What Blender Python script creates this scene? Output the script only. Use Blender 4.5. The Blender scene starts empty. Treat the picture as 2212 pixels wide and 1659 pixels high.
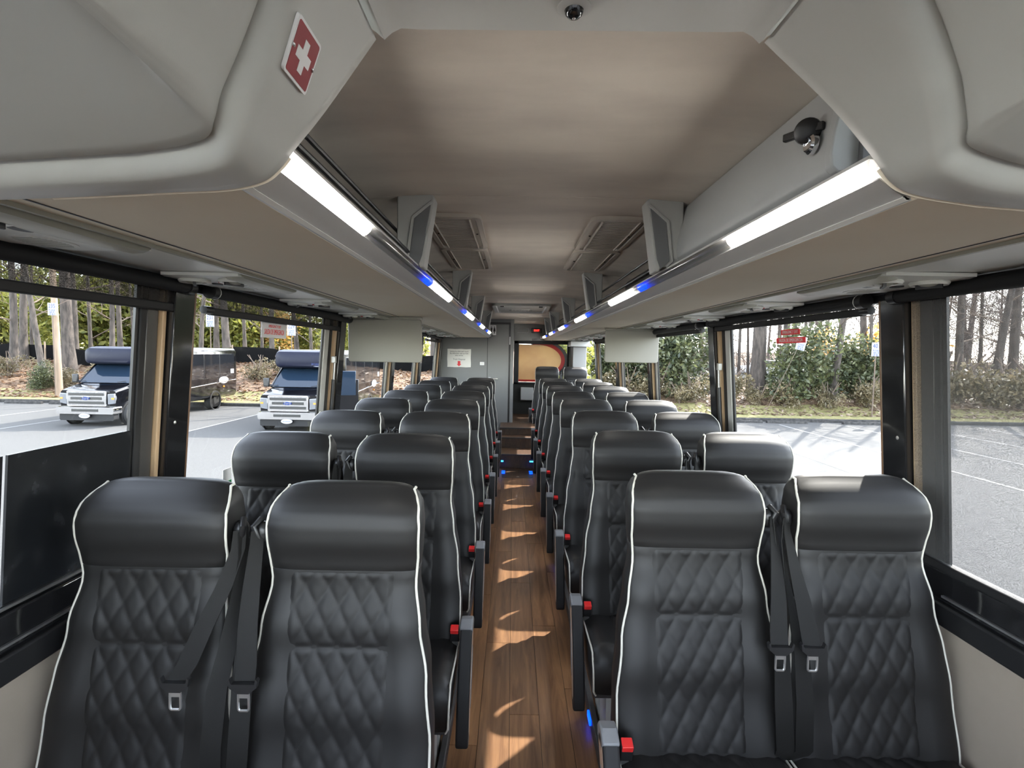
import bpy, bmesh, math, random
from mathutils import Vector, Matrix
R = random.Random(7)
PI = math.pi
SC = bpy.context.scene
COL = SC.collection

# ------------------------------------------------------------------ camera
FPX, CAMX, CAMZ = 1120.0, -0.059, 1.48
def cam_axes(vx=1109.0, vy=762.0, roll=0.0178):
    ey = Vector((vx-1106, 829.5-vy, FPX)).normalized()
    a, b = math.cos(roll), -math.sin(roll)
    ex = Vector((a, b, -(a*ey[0]+b*ey[1])/ey[2])).normalized()
    ez = ex.cross(ey)
    if ez[1] < 0: ez = -ez
    return ex, ey, ez
ex, ey, ez = cam_axes()
cd = bpy.data.cameras.new('camera'); cam = bpy.data.objects.new('camera', cd); COL.objects.link(cam)
cd.sensor_fit = 'HORIZONTAL'; cd.sensor_width = 36.0; cd.lens = 36.0*FPX/2212.0; cd.clip_start = 0.02; cd.clip_end = 600
mw = Matrix(((ex[0], ex[1], -ex[2], CAMX), (ey[0], ey[1], -ey[2], 0.0), (ez[0], ez[1], -ez[2], CAMZ), (0, 0, 0, 1)))
cam.matrix_world = mw
SC.camera = cam

# ------------------------------------------------------------------ sky, sun, exposure
SUN_AZ, SUN_EL = math.radians(41.0), math.radians(40.0)      # azimuth from +y towards +x
SUN_STRENGTH, SKY_STRENGTH, EXPOSURE = 6.6, 0.86, 1.95
w = bpy.data.worlds.new('world'); SC.world = w; w.use_nodes = True
nt = w.node_tree; nt.nodes.clear()
sky = nt.nodes.new('ShaderNodeTexSky'); sky.sky_type = 'NISHITA'; sky.sun_disc = False
sky.sun_elevation = SUN_EL; sky.sun_rotation = SUN_AZ; sky.air_density = 1.0; sky.dust_density = 0.8
bg = nt.nodes.new('ShaderNodeBackground'); bg.inputs[1].default_value = SKY_STRENGTH
wo = nt.nodes.new('ShaderNodeOutputWorld')
hs = nt.nodes.new('ShaderNodeHueSaturation'); hs.inputs['Saturation'].default_value = 0.42; hs.inputs['Fac'].default_value = 1.0
nt.links.new(sky.outputs[0], hs.inputs['Color']); nt.links.new(hs.outputs[0], bg.inputs[0]); nt.links.new(bg.outputs[0], wo.inputs[0])
sd = bpy.data.lights.new('sun', 'SUN'); sd.energy = SUN_STRENGTH; sd.angle = math.radians(0.53); sd.color = (1.0, 0.95, 0.88)
so = bpy.data.objects.new('sun', sd); COL.objects.link(so)
sv = Vector((math.sin(SUN_AZ)*math.cos(SUN_EL), math.cos(SUN_AZ)*math.cos(SUN_EL), math.sin(SUN_EL)))
so.rotation_euler = sv.to_track_quat('Z', 'Y').to_euler(); so.location = sv*60
SC.view_settings.view_transform = 'Standard'; SC.view_settings.look = 'None'
SC.view_settings.gamma = 1.0; SC.view_settings.use_curve_mapping = False
SC.view_settings.exposure = EXPOSURE
cy = SC.cycles
cy.max_bounces = 6; cy.diffuse_bounces = 4; cy.glossy_bounces = 2; cy.transparent_max_bounces = 10
cy.use_adaptive_sampling = True; cy.adaptive_threshold = 0.1; cy.adaptive_min_samples = 16
cy.sample_clamp_indirect = 6.0; cy.use_denoising = True; cy.caustics_reflective = False; cy.caustics_refractive = False

# ------------------------------------------------------------------ mesh helpers
class MB:
    def __init__(s): s.v, s.f = [], []
    def add(s, vs, fs):
        n = len(s.v); s.v += [tuple(p) for p in vs]; s.f += [tuple(i+n for i in f) for f in fs]; return s
    def box(s, x0, x1, y0, y1, z0, z1, M=None):
        vs = [Vector((x, y, z)) for z in (z0, z1) for y in (y0, y1) for x in (x0, x1)]
        if M is not None: vs = [M @ p for p in vs]
        return s.add(vs, [(0,2,3,1),(4,5,7,6),(0,1,5,4),(2,6,7,3),(0,4,6,2),(1,3,7,5)])
    def hexa(s, p):      # 8 points, bottom four counter-clockwise then top four
        return s.add(p, [(3,2,1,0),(4,5,6,7),(0,1,5,4),(1,2,6,5),(2,3,7,6),(3,0,4,7)])
    def prism(s, poly, axis, a, b):
        n = len(poly)
        def pt(q, h): return {'y': (q[0], h, q[1]), 'x': (h, q[0], q[1]), 'z': (q[0], q[1], h)}[axis]
        vs = [pt(q, a) for q in poly]+[pt(q, b) for q in poly]
        fs = [tuple(range(n)), tuple(range(2*n-1, n-1, -1))]+[(i, i+n, (i+1) % n+n, (i+1) % n) for i in range(n)]
        return s.add(vs, fs)
    def loft(s, rings, closed=True, cap0=True, cap1=True):
        n = len(rings[0]); k = len(rings); vs = [p for r in rings for p in r]; fs = []
        for j in range(k-1):
            for i in range(n if closed else n-1):
                i2 = (i+1) % n
                fs.append((j*n+i, j*n+i2, (j+1)*n+i2, (j+1)*n+i))
        if closed and cap0: fs.append(tuple(range(n-1, -1, -1)))
        if closed and cap1: fs.append(tuple((k-1)*n+i for i in range(n)))
        return s.add(vs, fs)
    def tube(s, pts, r, n=8, caps=True):
        pts = [Vector(p) for p in pts]; rings = []; up = None
        for i, p in enumerate(pts):
            t = (pts[min(i+1, len(pts)-1)]-pts[max(i-1, 0)]).normalized()
            if up is None:
                up = Vector((0, 0, 1)) if abs(t.z) < 0.9 else Vector((1, 0, 0))
            u = (up-t*up.dot(t)).normalized(); up = u; q = t.cross(u)
            rr = r[i] if isinstance(r, (list, tuple)) else r
            rings.append([p+u*rr*math.cos(2*PI*k/n)+q*rr*math.sin(2*PI*k/n) for k in range(n)])
        return s.loft(rings, True, caps, caps)
    def lathe(s, prof, M=None, n=20):
        rings = []
        for (r, h) in prof:
            ring = [Vector((r*math.cos(2*PI*k/n), r*math.sin(2*PI*k/n), h)) for k in range(n)]
            rings.append([M @ p for p in ring] if M is not None else ring)
        return s.loft(rings)
    def grid(s, fn, nu, nv):
        vs = [fn(i/nu, j/nv) for j in range(nv+1) for i in range(nu+1)]
        fs = [(j*(nu+1)+i, j*(nu+1)+i+1, (j+1)*(nu+1)+i+1, (j+1)*(nu+1)+i) for j in range(nv) for i in range(nu)]
        return s.add(vs, fs)
    def ribbon(s, pts, wv, th):      # flat band: path, half-width vectors per point, thickness along the face normal
        rings = []
        for i, p in enumerate(pts):
            p = Vector(p); t = (Vector(pts[min(i+1, len(pts)-1)])-Vector(pts[max(i-1, 0)])).normalized()
            h = Vector(wv[i] if isinstance(wv, list) else wv); nrm = t.cross(h).normalized()*th
            rings.append([p-h-nrm, p+h-nrm, p+h+nrm, p-h+nrm])
        return s.loft(rings)
    def mesh(s, name, mat=None, smooth=True, ang=40, recalc=True):
        me = bpy.data.meshes.new(name); me.from_pydata(s.v, [], s.f); me.validate()
        if recalc:
            bm = bmesh.new(); bm.from_mesh(me); bmesh.ops.recalc_face_normals(bm, faces=bm.faces); bm.to_mesh(me); bm.free()
        if smooth:
            me.polygons.foreach_set('use_smooth', [True]*len(me.polygons)); me.set_sharp_from_angle(angle=math.radians(ang))
        if mat: me.materials.append(mat)
        return me
    def build(s, name, mat, parent=None, smooth=True, ang=40, bevel=0, recalc=True, seg=2):
        return place(name, s.mesh(name, mat, smooth, ang, recalc), parent, bevel=bevel, seg=seg)
def place(name, me, parent=None, loc=(0,0,0), rot=(0,0,0), bevel=0, seg=2):
    o = bpy.data.objects.new(name, me); COL.objects.link(o); o.location = loc; o.rotation_euler = rot
    if parent is not None: o.parent = parent
    if bevel:
        m = o.modifiers.new('bevel', 'BEVEL'); m.width = bevel; m.segments = seg; m.limit_method = 'ANGLE'; m.angle_limit = math.radians(35)
    return o
def tag(o, label=None, cat=None, group=None, kind=None):
    if label: o['label'] = label
    if cat: o['category'] = cat
    if group: o['group'] = group
    if kind: o['kind'] = kind
    return o
def thing(name, label, cat, loc=(0,0,0), rot=(0,0,0), group=None):
    o = bpy.data.objects.new(name, None); COL.objects.link(o); o.location = loc; o.rotation_euler = rot; o.empty_display_size = 0.1
    return tag(o, label, cat, group)
def struct(o): return tag(o, kind='structure')
def copy_tree(o, parent=None):
    c = o.copy(); COL.objects.link(c); c.parent = parent
    for ch in o.children: copy_tree(ch, c)
    return c
def text_mesh(body, size, mat, ext=0.0004, squeeze=1.0, font_space=1.0):
    cu = bpy.data.curves.new('lettering', 'FONT'); cu.body = body; cu.size = size; cu.extrude = ext
    cu.align_x = 'CENTER'; cu.align_y = 'CENTER'; cu.resolution_u = 2; cu.space_character = font_space
    ob = bpy.data.objects.new('lettering', cu); me = bpy.data.meshes.new_from_object(ob)
    bpy.data.objects.remove(ob); bpy.data.curves.remove(cu)
    for v in me.vertices: v.co.x *= squeeze
    me.materials.clear(); me.materials.append(mat)
    return me
FACE_CAM = (PI/2, 0, 0)      # lettering upright, facing -y
def ellipse(rx, rz, n=28): return [(rx*math.cos(2*PI*k/n), rz*math.sin(2*PI*k/n)) for k in range(n)]
def rrect(w, h, r, n=5):
    pts = []
    for cx, cz, a0 in ((w-r, h-r, 0), (-w+r, h-r, 90), (-w+r, -h+r, 180), (w-r, -h+r, 270)):
        for k in range(n+1):
            a = math.radians(a0+90*k/n); pts.append((cx+r*math.cos(a), cz+r*math.sin(a)))
    return pts

# ------------------------------------------------------------------ materials
def srgb(r, g, b):
    f = lambda c: (c/255/12.92 if c/255 <= 0.04045 else ((c/255+0.055)/1.055)**2.4)
    return (f(r), f(g), f(b))
MATS = {}
def mat(name, col, rough=0.5, metal=0.0, noise=None, bump=None, spec=0.5, emit=None, coat=0.0, stretch=None, sheen=0.0):
    m = bpy.data.materials.new(name); m.use_nodes = True; t = m.node_tree; b = t.nodes['Principled BSDF']
    b.inputs['Base Color'].default_value = (*col, 1); b.inputs['Roughness'].default_value = rough
    b.inputs['Metallic'].default_value = metal; b.inputs['Specular IOR Level'].default_value = spec
    b.inputs['Coat Weight'].default_value = coat; b.inputs['Coat Roughness'].default_value = 0.08
    if sheen: b.inputs['Sheen Weight'].default_value = sheen
    if emit:
        b.inputs['Emission Color'].default_value = (*emit[0], 1); b.inputs['Emission Strength'].default_value = emit[1]
    if noise or bump:
        g = t.nodes.new('ShaderNodeNewGeometry'); mp = t.nodes.new('ShaderNodeMapping'); t.links.new(g.outputs['Position'], mp.inputs[0])
        if stretch: mp.inputs['Scale'].default_value = stretch
    if noise:      # (scale, second colour[, low, high])
        n = t.nodes.new('ShaderNodeTexNoise'); n.inputs['Scale'].default_value = noise[0]; n.inputs['Detail'].default_value = 6
        t.links.new(mp.outputs[0], n.inputs[0])
        r = t.nodes.new('ShaderNodeValToRGB'); lo, hi = (noise[2], noise[3]) if len(noise) > 3 else (0.35, 0.65)
        r.color_ramp.elements[0].position = lo; r.color_ramp.elements[1].position = hi
        r.color_ramp.elements[0].color = (*col, 1); r.color_ramp.elements[1].color = (*noise[1], 1)
        t.links.new(n.outputs[0], r.inputs[0]); t.links.new(r.outputs[0], b.inputs['Base Color'])
    if bump:
        n2 = t.nodes.new('ShaderNodeTexNoise'); n2.inputs['Scale'].default_value = bump[0]; n2.inputs['Detail'].default_value = 4
        t.links.new(mp.outputs[0], n2.inputs[0]); bp = t.nodes.new('ShaderNodeBump'); bp.inputs['Strength'].default_value = bump[1]
        bp.inputs['Distance'].default_value = bump[2] if len(bump) > 2 else 0.002
        t.links.new(n2.outputs[0], bp.inputs['Height']); t.links.new(bp.outputs[0], b.inputs['Normal'])
    MATS[name] = m; return m
def glass_mat(name, tint, gloss=0.06, rough=0.0, dust=None):
    m = bpy.data.materials.new(name); m.use_nodes = True; t = m.node_tree; t.nodes.clear()
    tr = t.nodes.new('ShaderNodeBsdfTransparent'); tr.inputs[0].default_value = (*tint, 1)
    gl = t.nodes.new('ShaderNodeBsdfGlossy'); gl.inputs['Roughness'].default_value = rough
    mx = t.nodes.new('ShaderNodeMixShader'); mx.inputs[0].default_value = gloss
    out = t.nodes.new('ShaderNodeOutputMaterial')
    t.links.new(tr.outputs[0], mx.inputs[1]); t.links.new(gl.outputs[0], mx.inputs[2]); t.links.new(mx.outputs[0], out.inputs[0])
    MATS[name] = m; return m
def mesh_fabric(name, col, open_):      # woven sun screen: partly open weave
    m = bpy.data.materials.new(name); m.use_nodes = True; t = m.node_tree; t.nodes.clear()
    tr = t.nodes.new('ShaderNodeBsdfTransparent'); df = t.nodes.new('ShaderNodeBsdfDiffuse'); df.inputs[0].default_value = (*col, 1)
    mx = t.nodes.new('ShaderNodeMixShader'); out = t.nodes.new('ShaderNodeOutputMaterial')
    g = t.nodes.new('ShaderNodeNewGeometry'); mp = t.nodes.new('ShaderNodeMapping'); mp.inputs['Scale'].default_value = (1, 1.0, 3.0)
    n = t.nodes.new('ShaderNodeTexNoise'); n.inputs['Scale'].default_value = 260; n.inputs['Detail'].default_value = 1
    mr = t.nodes.new('ShaderNodeMapRange'); mr.inputs[1].default_value = 0.35; mr.inputs[2].default_value = 0.65
    mr.inputs[3].default_value = 1-open_-0.16; mr.inputs[4].default_value = 1-open_+0.16
    t.links.new(g.outputs['Position'], mp.inputs[0]); t.links.new(mp.outputs[0], n.inputs[0]); t.links.new(n.outputs[0], mr.inputs[0])
    t.links.new(mr.outputs[0], mx.inputs[0]); t.links.new(tr.outputs[0], mx.inputs[1]); t.links.new(df.outputs[0], mx.inputs[2]); t.links.new(mx.outputs[0], out.inputs[0])
    return m
def leaf_mat(name, c1, c2, trans=0.45):
    m = bpy.data.materials.new(name); m.use_nodes = True; t = m.node_tree; t.nodes.clear()
    g = t.nodes.new('ShaderNodeNewGeometry'); n = t.nodes.new('ShaderNodeTexNoise'); n.inputs['Scale'].default_value = 2.3; n.inputs['Detail'].default_value = 5
    t.links.new(g.outputs['Position'], n.inputs[0])
    r = t.nodes.new('ShaderNodeValToRGB'); r.color_ramp.elements[0].position = 0.38; r.color_ramp.elements[1].position = 0.62
    r.color_ramp.elements[0].color = (*c1, 1); r.color_ramp.elements[1].color = (*c2, 1)
    t.links.new(n.outputs[0], r.inputs[0])
    d = t.nodes.new('ShaderNodeBsdfPrincipled'); d.inputs['Roughness'].default_value = 0.45
    tl = t.nodes.new('ShaderNodeBsdfTranslucent'); mx = t.nodes.new('ShaderNodeMixShader'); mx.inputs[0].default_value = trans
    out = t.nodes.new('ShaderNodeOutputMaterial')
    t.links.new(r.outputs[0], d.inputs['Base Color']); t.links.new(r.outputs[0], tl.inputs[0])
    t.links.new(d.outputs[0], mx.inputs[1]); t.links.new(tl.outputs[0], mx.inputs[2]); t.links.new(mx.outputs[0], out.inputs[0])
    return m
def wood_mat(name, dark=False):
    m = bpy.data.materials.new(name); m.use_nodes = True; t = m.node_tree; b = t.nodes['Principled BSDF']; b.inputs['Roughness'].default_value = 0.36
    oi = t.nodes.new('ShaderNodeObjectInfo'); g = t.nodes.new('ShaderNodeNewGeometry')
    cx = t.nodes.new('ShaderNodeCombineXYZ'); mul = t.nodes.new('ShaderNodeMath'); mul.operation = 'MULTIPLY'; mul.inputs[1].default_value = 37.0
    t.links.new(oi.outputs['Random'], mul.inputs[0]); t.links.new(mul.outputs[0], cx.inputs[0]); t.links.new(mul.outputs[0], cx.inputs[1])
    ad = t.nodes.new('ShaderNodeVectorMath'); t.links.new(g.outputs['Position'], ad.inputs[0]); t.links.new(cx.outputs[0], ad.inputs[1])
    mp = t.nodes.new('ShaderNodeMapping'); mp.inputs['Scale'].default_value = (26, 1.7, 10); t.links.new(ad.outputs[0], mp.inputs[0])
    n = t.nodes.new('ShaderNodeTexNoise'); n.inputs['Scale'].default_value = 1.0; n.inputs['Detail'].default_value = 8; n.inputs['Roughness'].default_value = 0.62; n.inputs['Distortion'].default_value = 0.9
    t.links.new(mp.outputs[0], n.inputs[0])
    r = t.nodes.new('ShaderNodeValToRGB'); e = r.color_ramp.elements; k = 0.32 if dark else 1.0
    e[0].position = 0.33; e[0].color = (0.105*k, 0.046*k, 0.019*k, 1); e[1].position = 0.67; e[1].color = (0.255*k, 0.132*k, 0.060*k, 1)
    t.links.new(n.outputs[0], r.inputs[0])
    hv = t.nodes.new('ShaderNodeHueSaturation'); mr = t.nodes.new('ShaderNodeMapRange'); mr.inputs[3].default_value = 0.82; mr.inputs[4].default_value = 1.18
    t.links.new(oi.outputs['Random'], mr.inputs[0]); t.links.new(mr.outputs[0], hv.inputs['Value']); t.links.new(r.outputs[0], hv.inputs['Color']); t.links.new(hv.outputs[0], b.inputs['Base Color'])
    bp = t.nodes.new('ShaderNodeBump'); bp.inputs['Strength'].default_value = 0.12; bp.inputs['Distance'].default_value = 0.001
    t.links.new(n.outputs[0], bp.inputs['Height']); t.links.new(bp.outputs[0], b.inputs['Normal'])
    return m

M_ceil = mat('ceiling_fabric', (0.66,0.60,0.525), 0.85, noise=(2.2, (0.50,0.45,0.40), 0.40, 0.75), bump=(420, 0.10), stretch=(1, 2.6, 1))
M_under = mat('rack_fabric', (0.90,0.83,0.68), 0.85, noise=(3.0, (0.87,0.79,0.635)), bump=(420, 0.10))
M_cap = mat('grey_moulding', (0.50,0.505,0.478), 0.42, bump=(900, 0.05))
M_capdark = mat('grey_ceiling_moulding', (0.46,0.465,0.445), 0.45, bump=(900, 0.05))
M_rail = mat('rail_aluminium', (0.55,0.55,0.54), 0.38, metal=0.25)
M_railtrim = mat('white_trim', (0.72,0.72,0.69), 0.4)
M_lens = glass_mat('rail_lens', (0.86,0.86,0.86), 0.22, 0.12)
M_ledw = mat('white_led', (0.9,0.9,0.9), 0.3, emit=((1.0,0.96,0.90), 33.0))
M_ledb = mat('blue_led', (0.02,0.06,0.5), 0.3, emit=((0.0,0.035,1.0), 1.6))
M_ledc = mat('cyan_led', (0.1,0.4,0.6), 0.3, emit=((0.03,0.30,1.0), 1.3))
M_bracket = mat('bracket_grey', (0.36,0.365,0.35), 0.5)
M_inset = mat('bracket_inset', (0.13,0.135,0.14), 0.55)
M_bin = mat('bin_door_grey', (0.40,0.41,0.41), 0.45)
M_psu = mat('service_panel_white', (0.80,0.81,0.76), 0.38)
M_psug = mat('service_panel_olive', (0.40,0.40,0.34), 0.4)
M_black = mat('black_plastic', (0.012,0.012,0.013), 0.38)
M_fence = mat('black_fence_cloth', (0.003,0.003,0.0032), 0.9, spec=0.08)
M_blackm = mat('black_matt', (0.010,0.010,0.011), 0.65, spec=0.35)
M_gloss = mat('black_gloss', (0.010,0.010,0.011), 0.10, coat=0.5)
M_tan = mat('bronze_strip', (0.42,0.29,0.17), 0.45)
M_alu = mat('window_aluminium', (0.42,0.42,0.40), 0.35, metal=0.3)
M_greystrip = mat('grey_gloss_strip', (0.055,0.052,0.05), 0.2)
M_wall = mat('wall_fabric', (0.31,0.262,0.215), 0.85, noise=(5, (0.28,0.235,0.19)), bump=(420, 0.1))
M_leather = mat('black_leather', (0.0105,0.0100,0.0100), 0.50, bump=(650, 0.07, 0.001), spec=0.34)
M_quilt = mat('quilted_leather', (0.0105,0.0100,0.0100), 0.52, bump=(650, 0.06, 0.001), spec=0.30)
M_pipe = mat('cream_piping', (0.50,0.485,0.43), 0.5)
M_belt = mat('belt_webbing', (0.009,0.0087,0.0083), 0.62, bump=(1200, 0.2), spec=0.2)
M_chrome = mat('chrome', (0.75,0.75,0.76), 0.10, metal=1.0)
M_steel = mat('brushed_steel', (0.55,0.55,0.55), 0.3, metal=0.9)
M_red = mat('red_plastic', (0.55,0.02,0.02), 0.35)
M_armgrey = mat('armrest_grey', (0.16,0.165,0.175), 0.4)
M_armtan = mat('armrest_tan', (0.36,0.24,0.17), 0.4)
M_darkgrey = mat('dark_grey_plastic', (0.035,0.035,0.037), 0.5)
M_toilet = mat('grey_laminate', (0.17,0.174,0.17), 0.45, bump=(500, 0.04))
M_reargrey = mat('light_grey_laminate', (0.17,0.173,0.167), 0.5)
M_darkwall = mat('dark_carpet', (0.02,0.02,0.017), 0.9)
M_paper = mat('paper', (0.78,0.77,0.72), 0.7)
M_signwhite = mat('sign_white', (0.30,0.30,0.31), 0.5)
M_white = mat('white_plastic', (0.8,0.8,0.8), 0.4)
M_ink = mat('black_ink', (0.02,0.02,0.02), 0.6)
M_blueink = mat('blue_ink', (0.02,0.04,0.16), 0.6)
M_redsign = mat('red_sign', (0.26,0.006,0.012), 0.4)
M_redsheet = mat('red_sticker', (0.75,0.03,0.04), 0.5)
M_clearsheet = mat('white_sticker', (0.62,0.62,0.63), 0.6)
M_yellow = mat('yellow_tag', (0.75,0.72,0.02), 0.5)
M_green = mat('green_ink', (0.02,0.30,0.10), 0.5)
M_monitor = mat('monitor_shell', (0.27,0.26,0.225), 0.6, bump=(500, 0.05))
M_vent = mat('vent_taupe', (0.46,0.42,0.365), 0.5)
M_ventdark = mat('vent_shadow', (0.012,0.011,0.010), 0.7)
M_wood = wood_mat('wood_plank')
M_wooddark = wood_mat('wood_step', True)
M_glass = glass_mat('window_glass', (0.62,0.63,0.62), 0.012)
M_glassdark = glass_mat('dark_privacy_glass', (0.02,0.022,0.028), 0.05)
M_shade = mesh_fabric('shade_weave', (0.11,0.11,0.112), 0.46)
M_shadedark = mesh_fabric('shade_weave_dark', (0.04,0.038,0.036), 0.20)
M_redglow = mat('red_display', (0.3,0.01,0.01), 0.4, emit=((1.0,0.03,0.02), 1.6))
# ------------------------------------------------------------------ the coach: floor
Y_END, Y_TOILET = 9.0, 7.85
def XW(z): return 1.22-0.08*(z-0.88)
floor = struct(MB().box(-1.22, 1.22, -1.4, Y_END, -0.12, -0.004).build('floor', M_blackm, smooth=False))
PW, PL = 0.121, 1.22
plank_cache = {}
def plank_mesh(L):
    k = round(L, 3)
    if k not in plank_cache:
        plank_cache[k] = MB().box(-PW/2+0.0009, PW/2-0.0009, 0.0009, L-0.0009, -0.006, 0.0).mesh('plank', M_wood, smooth=False)
    return plank_cache[k]
for c in range(-9, 10):
    x = c*PW+0.012; y = -0.4-((c*0.43) % 1.0)*PL
    while y < 6.56:
        a, b = max(y, -0.4), min(y+PL, 6.56)
        if b-a > 0.03: place('plank', plank_mesh(b-a), floor, (x, a, 0.0))
        y += PL
# steps up to the rear, in the aisle
st_prev = 6.57
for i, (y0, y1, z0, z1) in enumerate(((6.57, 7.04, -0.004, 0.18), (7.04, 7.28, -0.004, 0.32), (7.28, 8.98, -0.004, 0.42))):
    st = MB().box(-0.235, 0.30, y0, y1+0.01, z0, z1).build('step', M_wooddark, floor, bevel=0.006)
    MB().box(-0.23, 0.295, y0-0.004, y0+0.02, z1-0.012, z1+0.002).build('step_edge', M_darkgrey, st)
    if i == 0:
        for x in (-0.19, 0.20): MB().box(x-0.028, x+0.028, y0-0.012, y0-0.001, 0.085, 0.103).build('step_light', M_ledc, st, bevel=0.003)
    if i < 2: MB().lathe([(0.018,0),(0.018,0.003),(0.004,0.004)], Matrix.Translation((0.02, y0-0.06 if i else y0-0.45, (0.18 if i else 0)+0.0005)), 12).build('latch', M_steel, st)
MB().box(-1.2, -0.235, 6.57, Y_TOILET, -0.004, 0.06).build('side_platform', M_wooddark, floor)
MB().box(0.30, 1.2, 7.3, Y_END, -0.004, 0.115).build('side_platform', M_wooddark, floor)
# floor hatch in front of the first step
fh = thing('floor_hatch', 'wood-covered floor hatch with metal rim and blue corner lights before the rear steps', 'hatch', (0.013, 6.28, 0.0))
ring = [(p[0], p[1]) for p in rrect(0.185, 0.215, 0.05)]
inn = [(p[0], p[1]) for p in rrect(0.178, 0.208, 0.045)]
m = MB(); n = len(ring)
m.add([(p[0],p[1],0.0005) for p in ring]+[(p[0],p[1],0.003) for p in ring]+[(p[0],p[1],0.003) for p in inn]+[(p[0],p[1],0.0005) for p in inn],
      [(a*n+i, a*n+(i+1) % n, ((a+1) % 4)*n+(i+1) % n, ((a+1) % 4)*n+i) for a in range(4) for i in range(n)])
m.build('rim', M_darkgrey, fh)
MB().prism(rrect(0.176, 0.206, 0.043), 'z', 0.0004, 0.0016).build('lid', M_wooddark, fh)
for x in (-0.17, 0.17):
    for y in (0.02, 0.11): MB().box(x-0.02, x+0.02, y-0.03, y+0.03, 0.0018, 0.006).build('corner_light', M_ledb, fh, bevel=0.002)

# ------------------------------------------------------------------ side walls, windows, pillars
NT = [0]
def trim(o):
    NT[0] += 1; o.name = 'trim_%d' % NT[0]; return struct(o)
def lean(m, s, d0, d1, y0, y1, z0, z1):      # box leaning with the wall; depths d are measured inwards
    p = []
    for z in (z0, z1):
        X = XW(z) if z > 0.88 else XW(0.88)
        p += [(s*(X-d0), y0, z), (s*(X-d1), y0, z), (s*(X-d1), y1, z), (s*(X-d0), y1, z)]
    return m.hexa(p)
bays = {-1: [(-1.3, 0.02), (0.08, 1.53), (1.75, 3.01), (3.30, 4.52), (4.75, 5.80), (6.15, 7.30)],
         1: [(-1.3, 0.02), (0.08, 1.485), (1.70, 2.92), (3.17, 4.43), (4.64, 5.80), (6.10, 7.34)]}
WN = 0
for s, side in ((-1, 'left'), (1, 'right')):
    yend = Y_TOILET if s < 0 else Y_END
    wl = MB(); lean(wl, s, -0.04, 0.02, -1.4, Y_END, -0.3, 0.72)
    wl = struct(wl.build('wall_'+side, M_wall, smooth=False))
    led = MB(); lean(led, s, -0.04, 0.045, -1.4, yend, 0.72, 0.785); led = trim(led.build('trim', M_black, bevel=0.006))
    led2 = MB(); lean(led2, s, -0.04, 0.03, -1.4, yend, 0.785, 0.872); led2.build('window_rail', M_gloss, led, bevel=0.004)
    hd = MB(); lean(hd, s, -0.04, 0.02, -1.4, Y_END, 1.69, 1.86); trim(hd.build('trim', M_black, smooth=False))
    ends = []
    for i, (a, b) in enumerate(bays[s]):
        WN += 1
        fr = MB(); lean(fr, s, -0.015, 0.012, a, b, 0.872, 0.885); lean(fr, s, -0.015, 0.012, a, b, 1.665, 1.70)
        lean(fr, s, -0.004, 0.004, a, a+0.014, 0.885, 1.665); lean(fr, s, -0.004, 0.004, b-0.014, b, 0.885, 1.665)
        fr = struct(fr.build('window_%d' % WN, M_black, smooth=False))
        MB().add([(s*XW(z), y, z) for z, y in ((0.883, a+0.01), (0.883, b-0.01), (1.668, b-0.01), (1.668, a+0.01))], [(0,1,2,3)]).build('pane', M_glass, fr, recalc=False)
        if i in (1, 2):      # thin steel strips standing in for sun reflections on frame and rail
            bd = MB(); lean(bd, s, 0.010, 0.018, a+0.03, b-0.03, 0.876, 0.882); bd.build('bead', M_steel, fr)
            bd = MB(); lean(bd, s, 0.029, 0.037, a+0.03, b-0.03, 0.800, 0.806); bd.build('bead', M_steel, fr)
    for i in range(len(bays[s])):
        a = bays[s][i][1]; b = bays[s][i+1][0] if i+1 < len(bays[s]) else (Y_TOILET-0.02 if s < 0 else Y_END)
        po = MB()
        if i == len(bays[s])-1 and s > 0:
            b = 7.62
        lean(po, s, -0.004, 0.005, a, b, 0.872, 1.70); po = trim(po.build('trim', M_black, bevel=0.004))
        def strip(nm, f0, f1, mt, d=0.028, z0=0.874, z1=1.668):
            q = MB(); w_ = b-a; lean(q, s, 0.0, d, a+f0*w_, a+f1*w_, z0, z1); return q.build(nm, mt, po, bevel=0.003)
        if i == 1:
            strip('dark_strip', 0.0, 0.12, M_blackm, 0.010); strip('grey_strip', 0.13, 0.36, M_greystrip, 0.008); strip('bronze_strip', 0.37, 0.45, M_tan, 0.020)
            strip('black_panel', 0.47, 0.93, M_gloss, 0.040); strip('bronze_strip', 0.94, 0.985, mat('bronze_dark', (0.14,0.075,0.04), 0.4), 0.038)
            q = Matrix.Translation((s*(XW(1.2)-0.0405), a+0.62*(b-a), 1.235)) @ Matrix.Rotation(-s*PI/2, 4, 'Y')
            MB().lathe([(0.007,0),(0.006,0.003),(0.001,0.004)], q, 10).build('screw', M_steel, po)
        elif i >= 2:
            strip('aluminium_strip', 0.04, 0.28, M_alu, 0.010)
            strip('black_groove', 0.30, 0.46, M_blackm, 0.007); strip('bronze_strip', 0.50, 0.62, M_tan, 0.022); strip('black_panel', 0.64, 0.98, M_gloss, 0.042)
            if i == 2:      # gas strut of the emergency window
                yy = a+0.38*(b-a); sm = [(s*(XW(z)-0.045), yy, z) for z in (0.95, 1.30)]
                MB().tube(sm, 0.011, 10).build('strut', M_black, po)
                MB().tube([(s*(XW(1.30)-0.045), yy, 1.30), (s*(XW(1.42)-0.045), yy-0.005, 1.42)], 0.006, 8).build('strut_rod', M_steel, po)
                MB().box(-0.012, 0.012, -0.014, 0.014, -0.02, 0.02, Matrix.Translation((s*(XW(1.42)-0.04), yy-0.005, 1.42))).build('strut_joint', M_alu, po, bevel=0.003)
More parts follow.
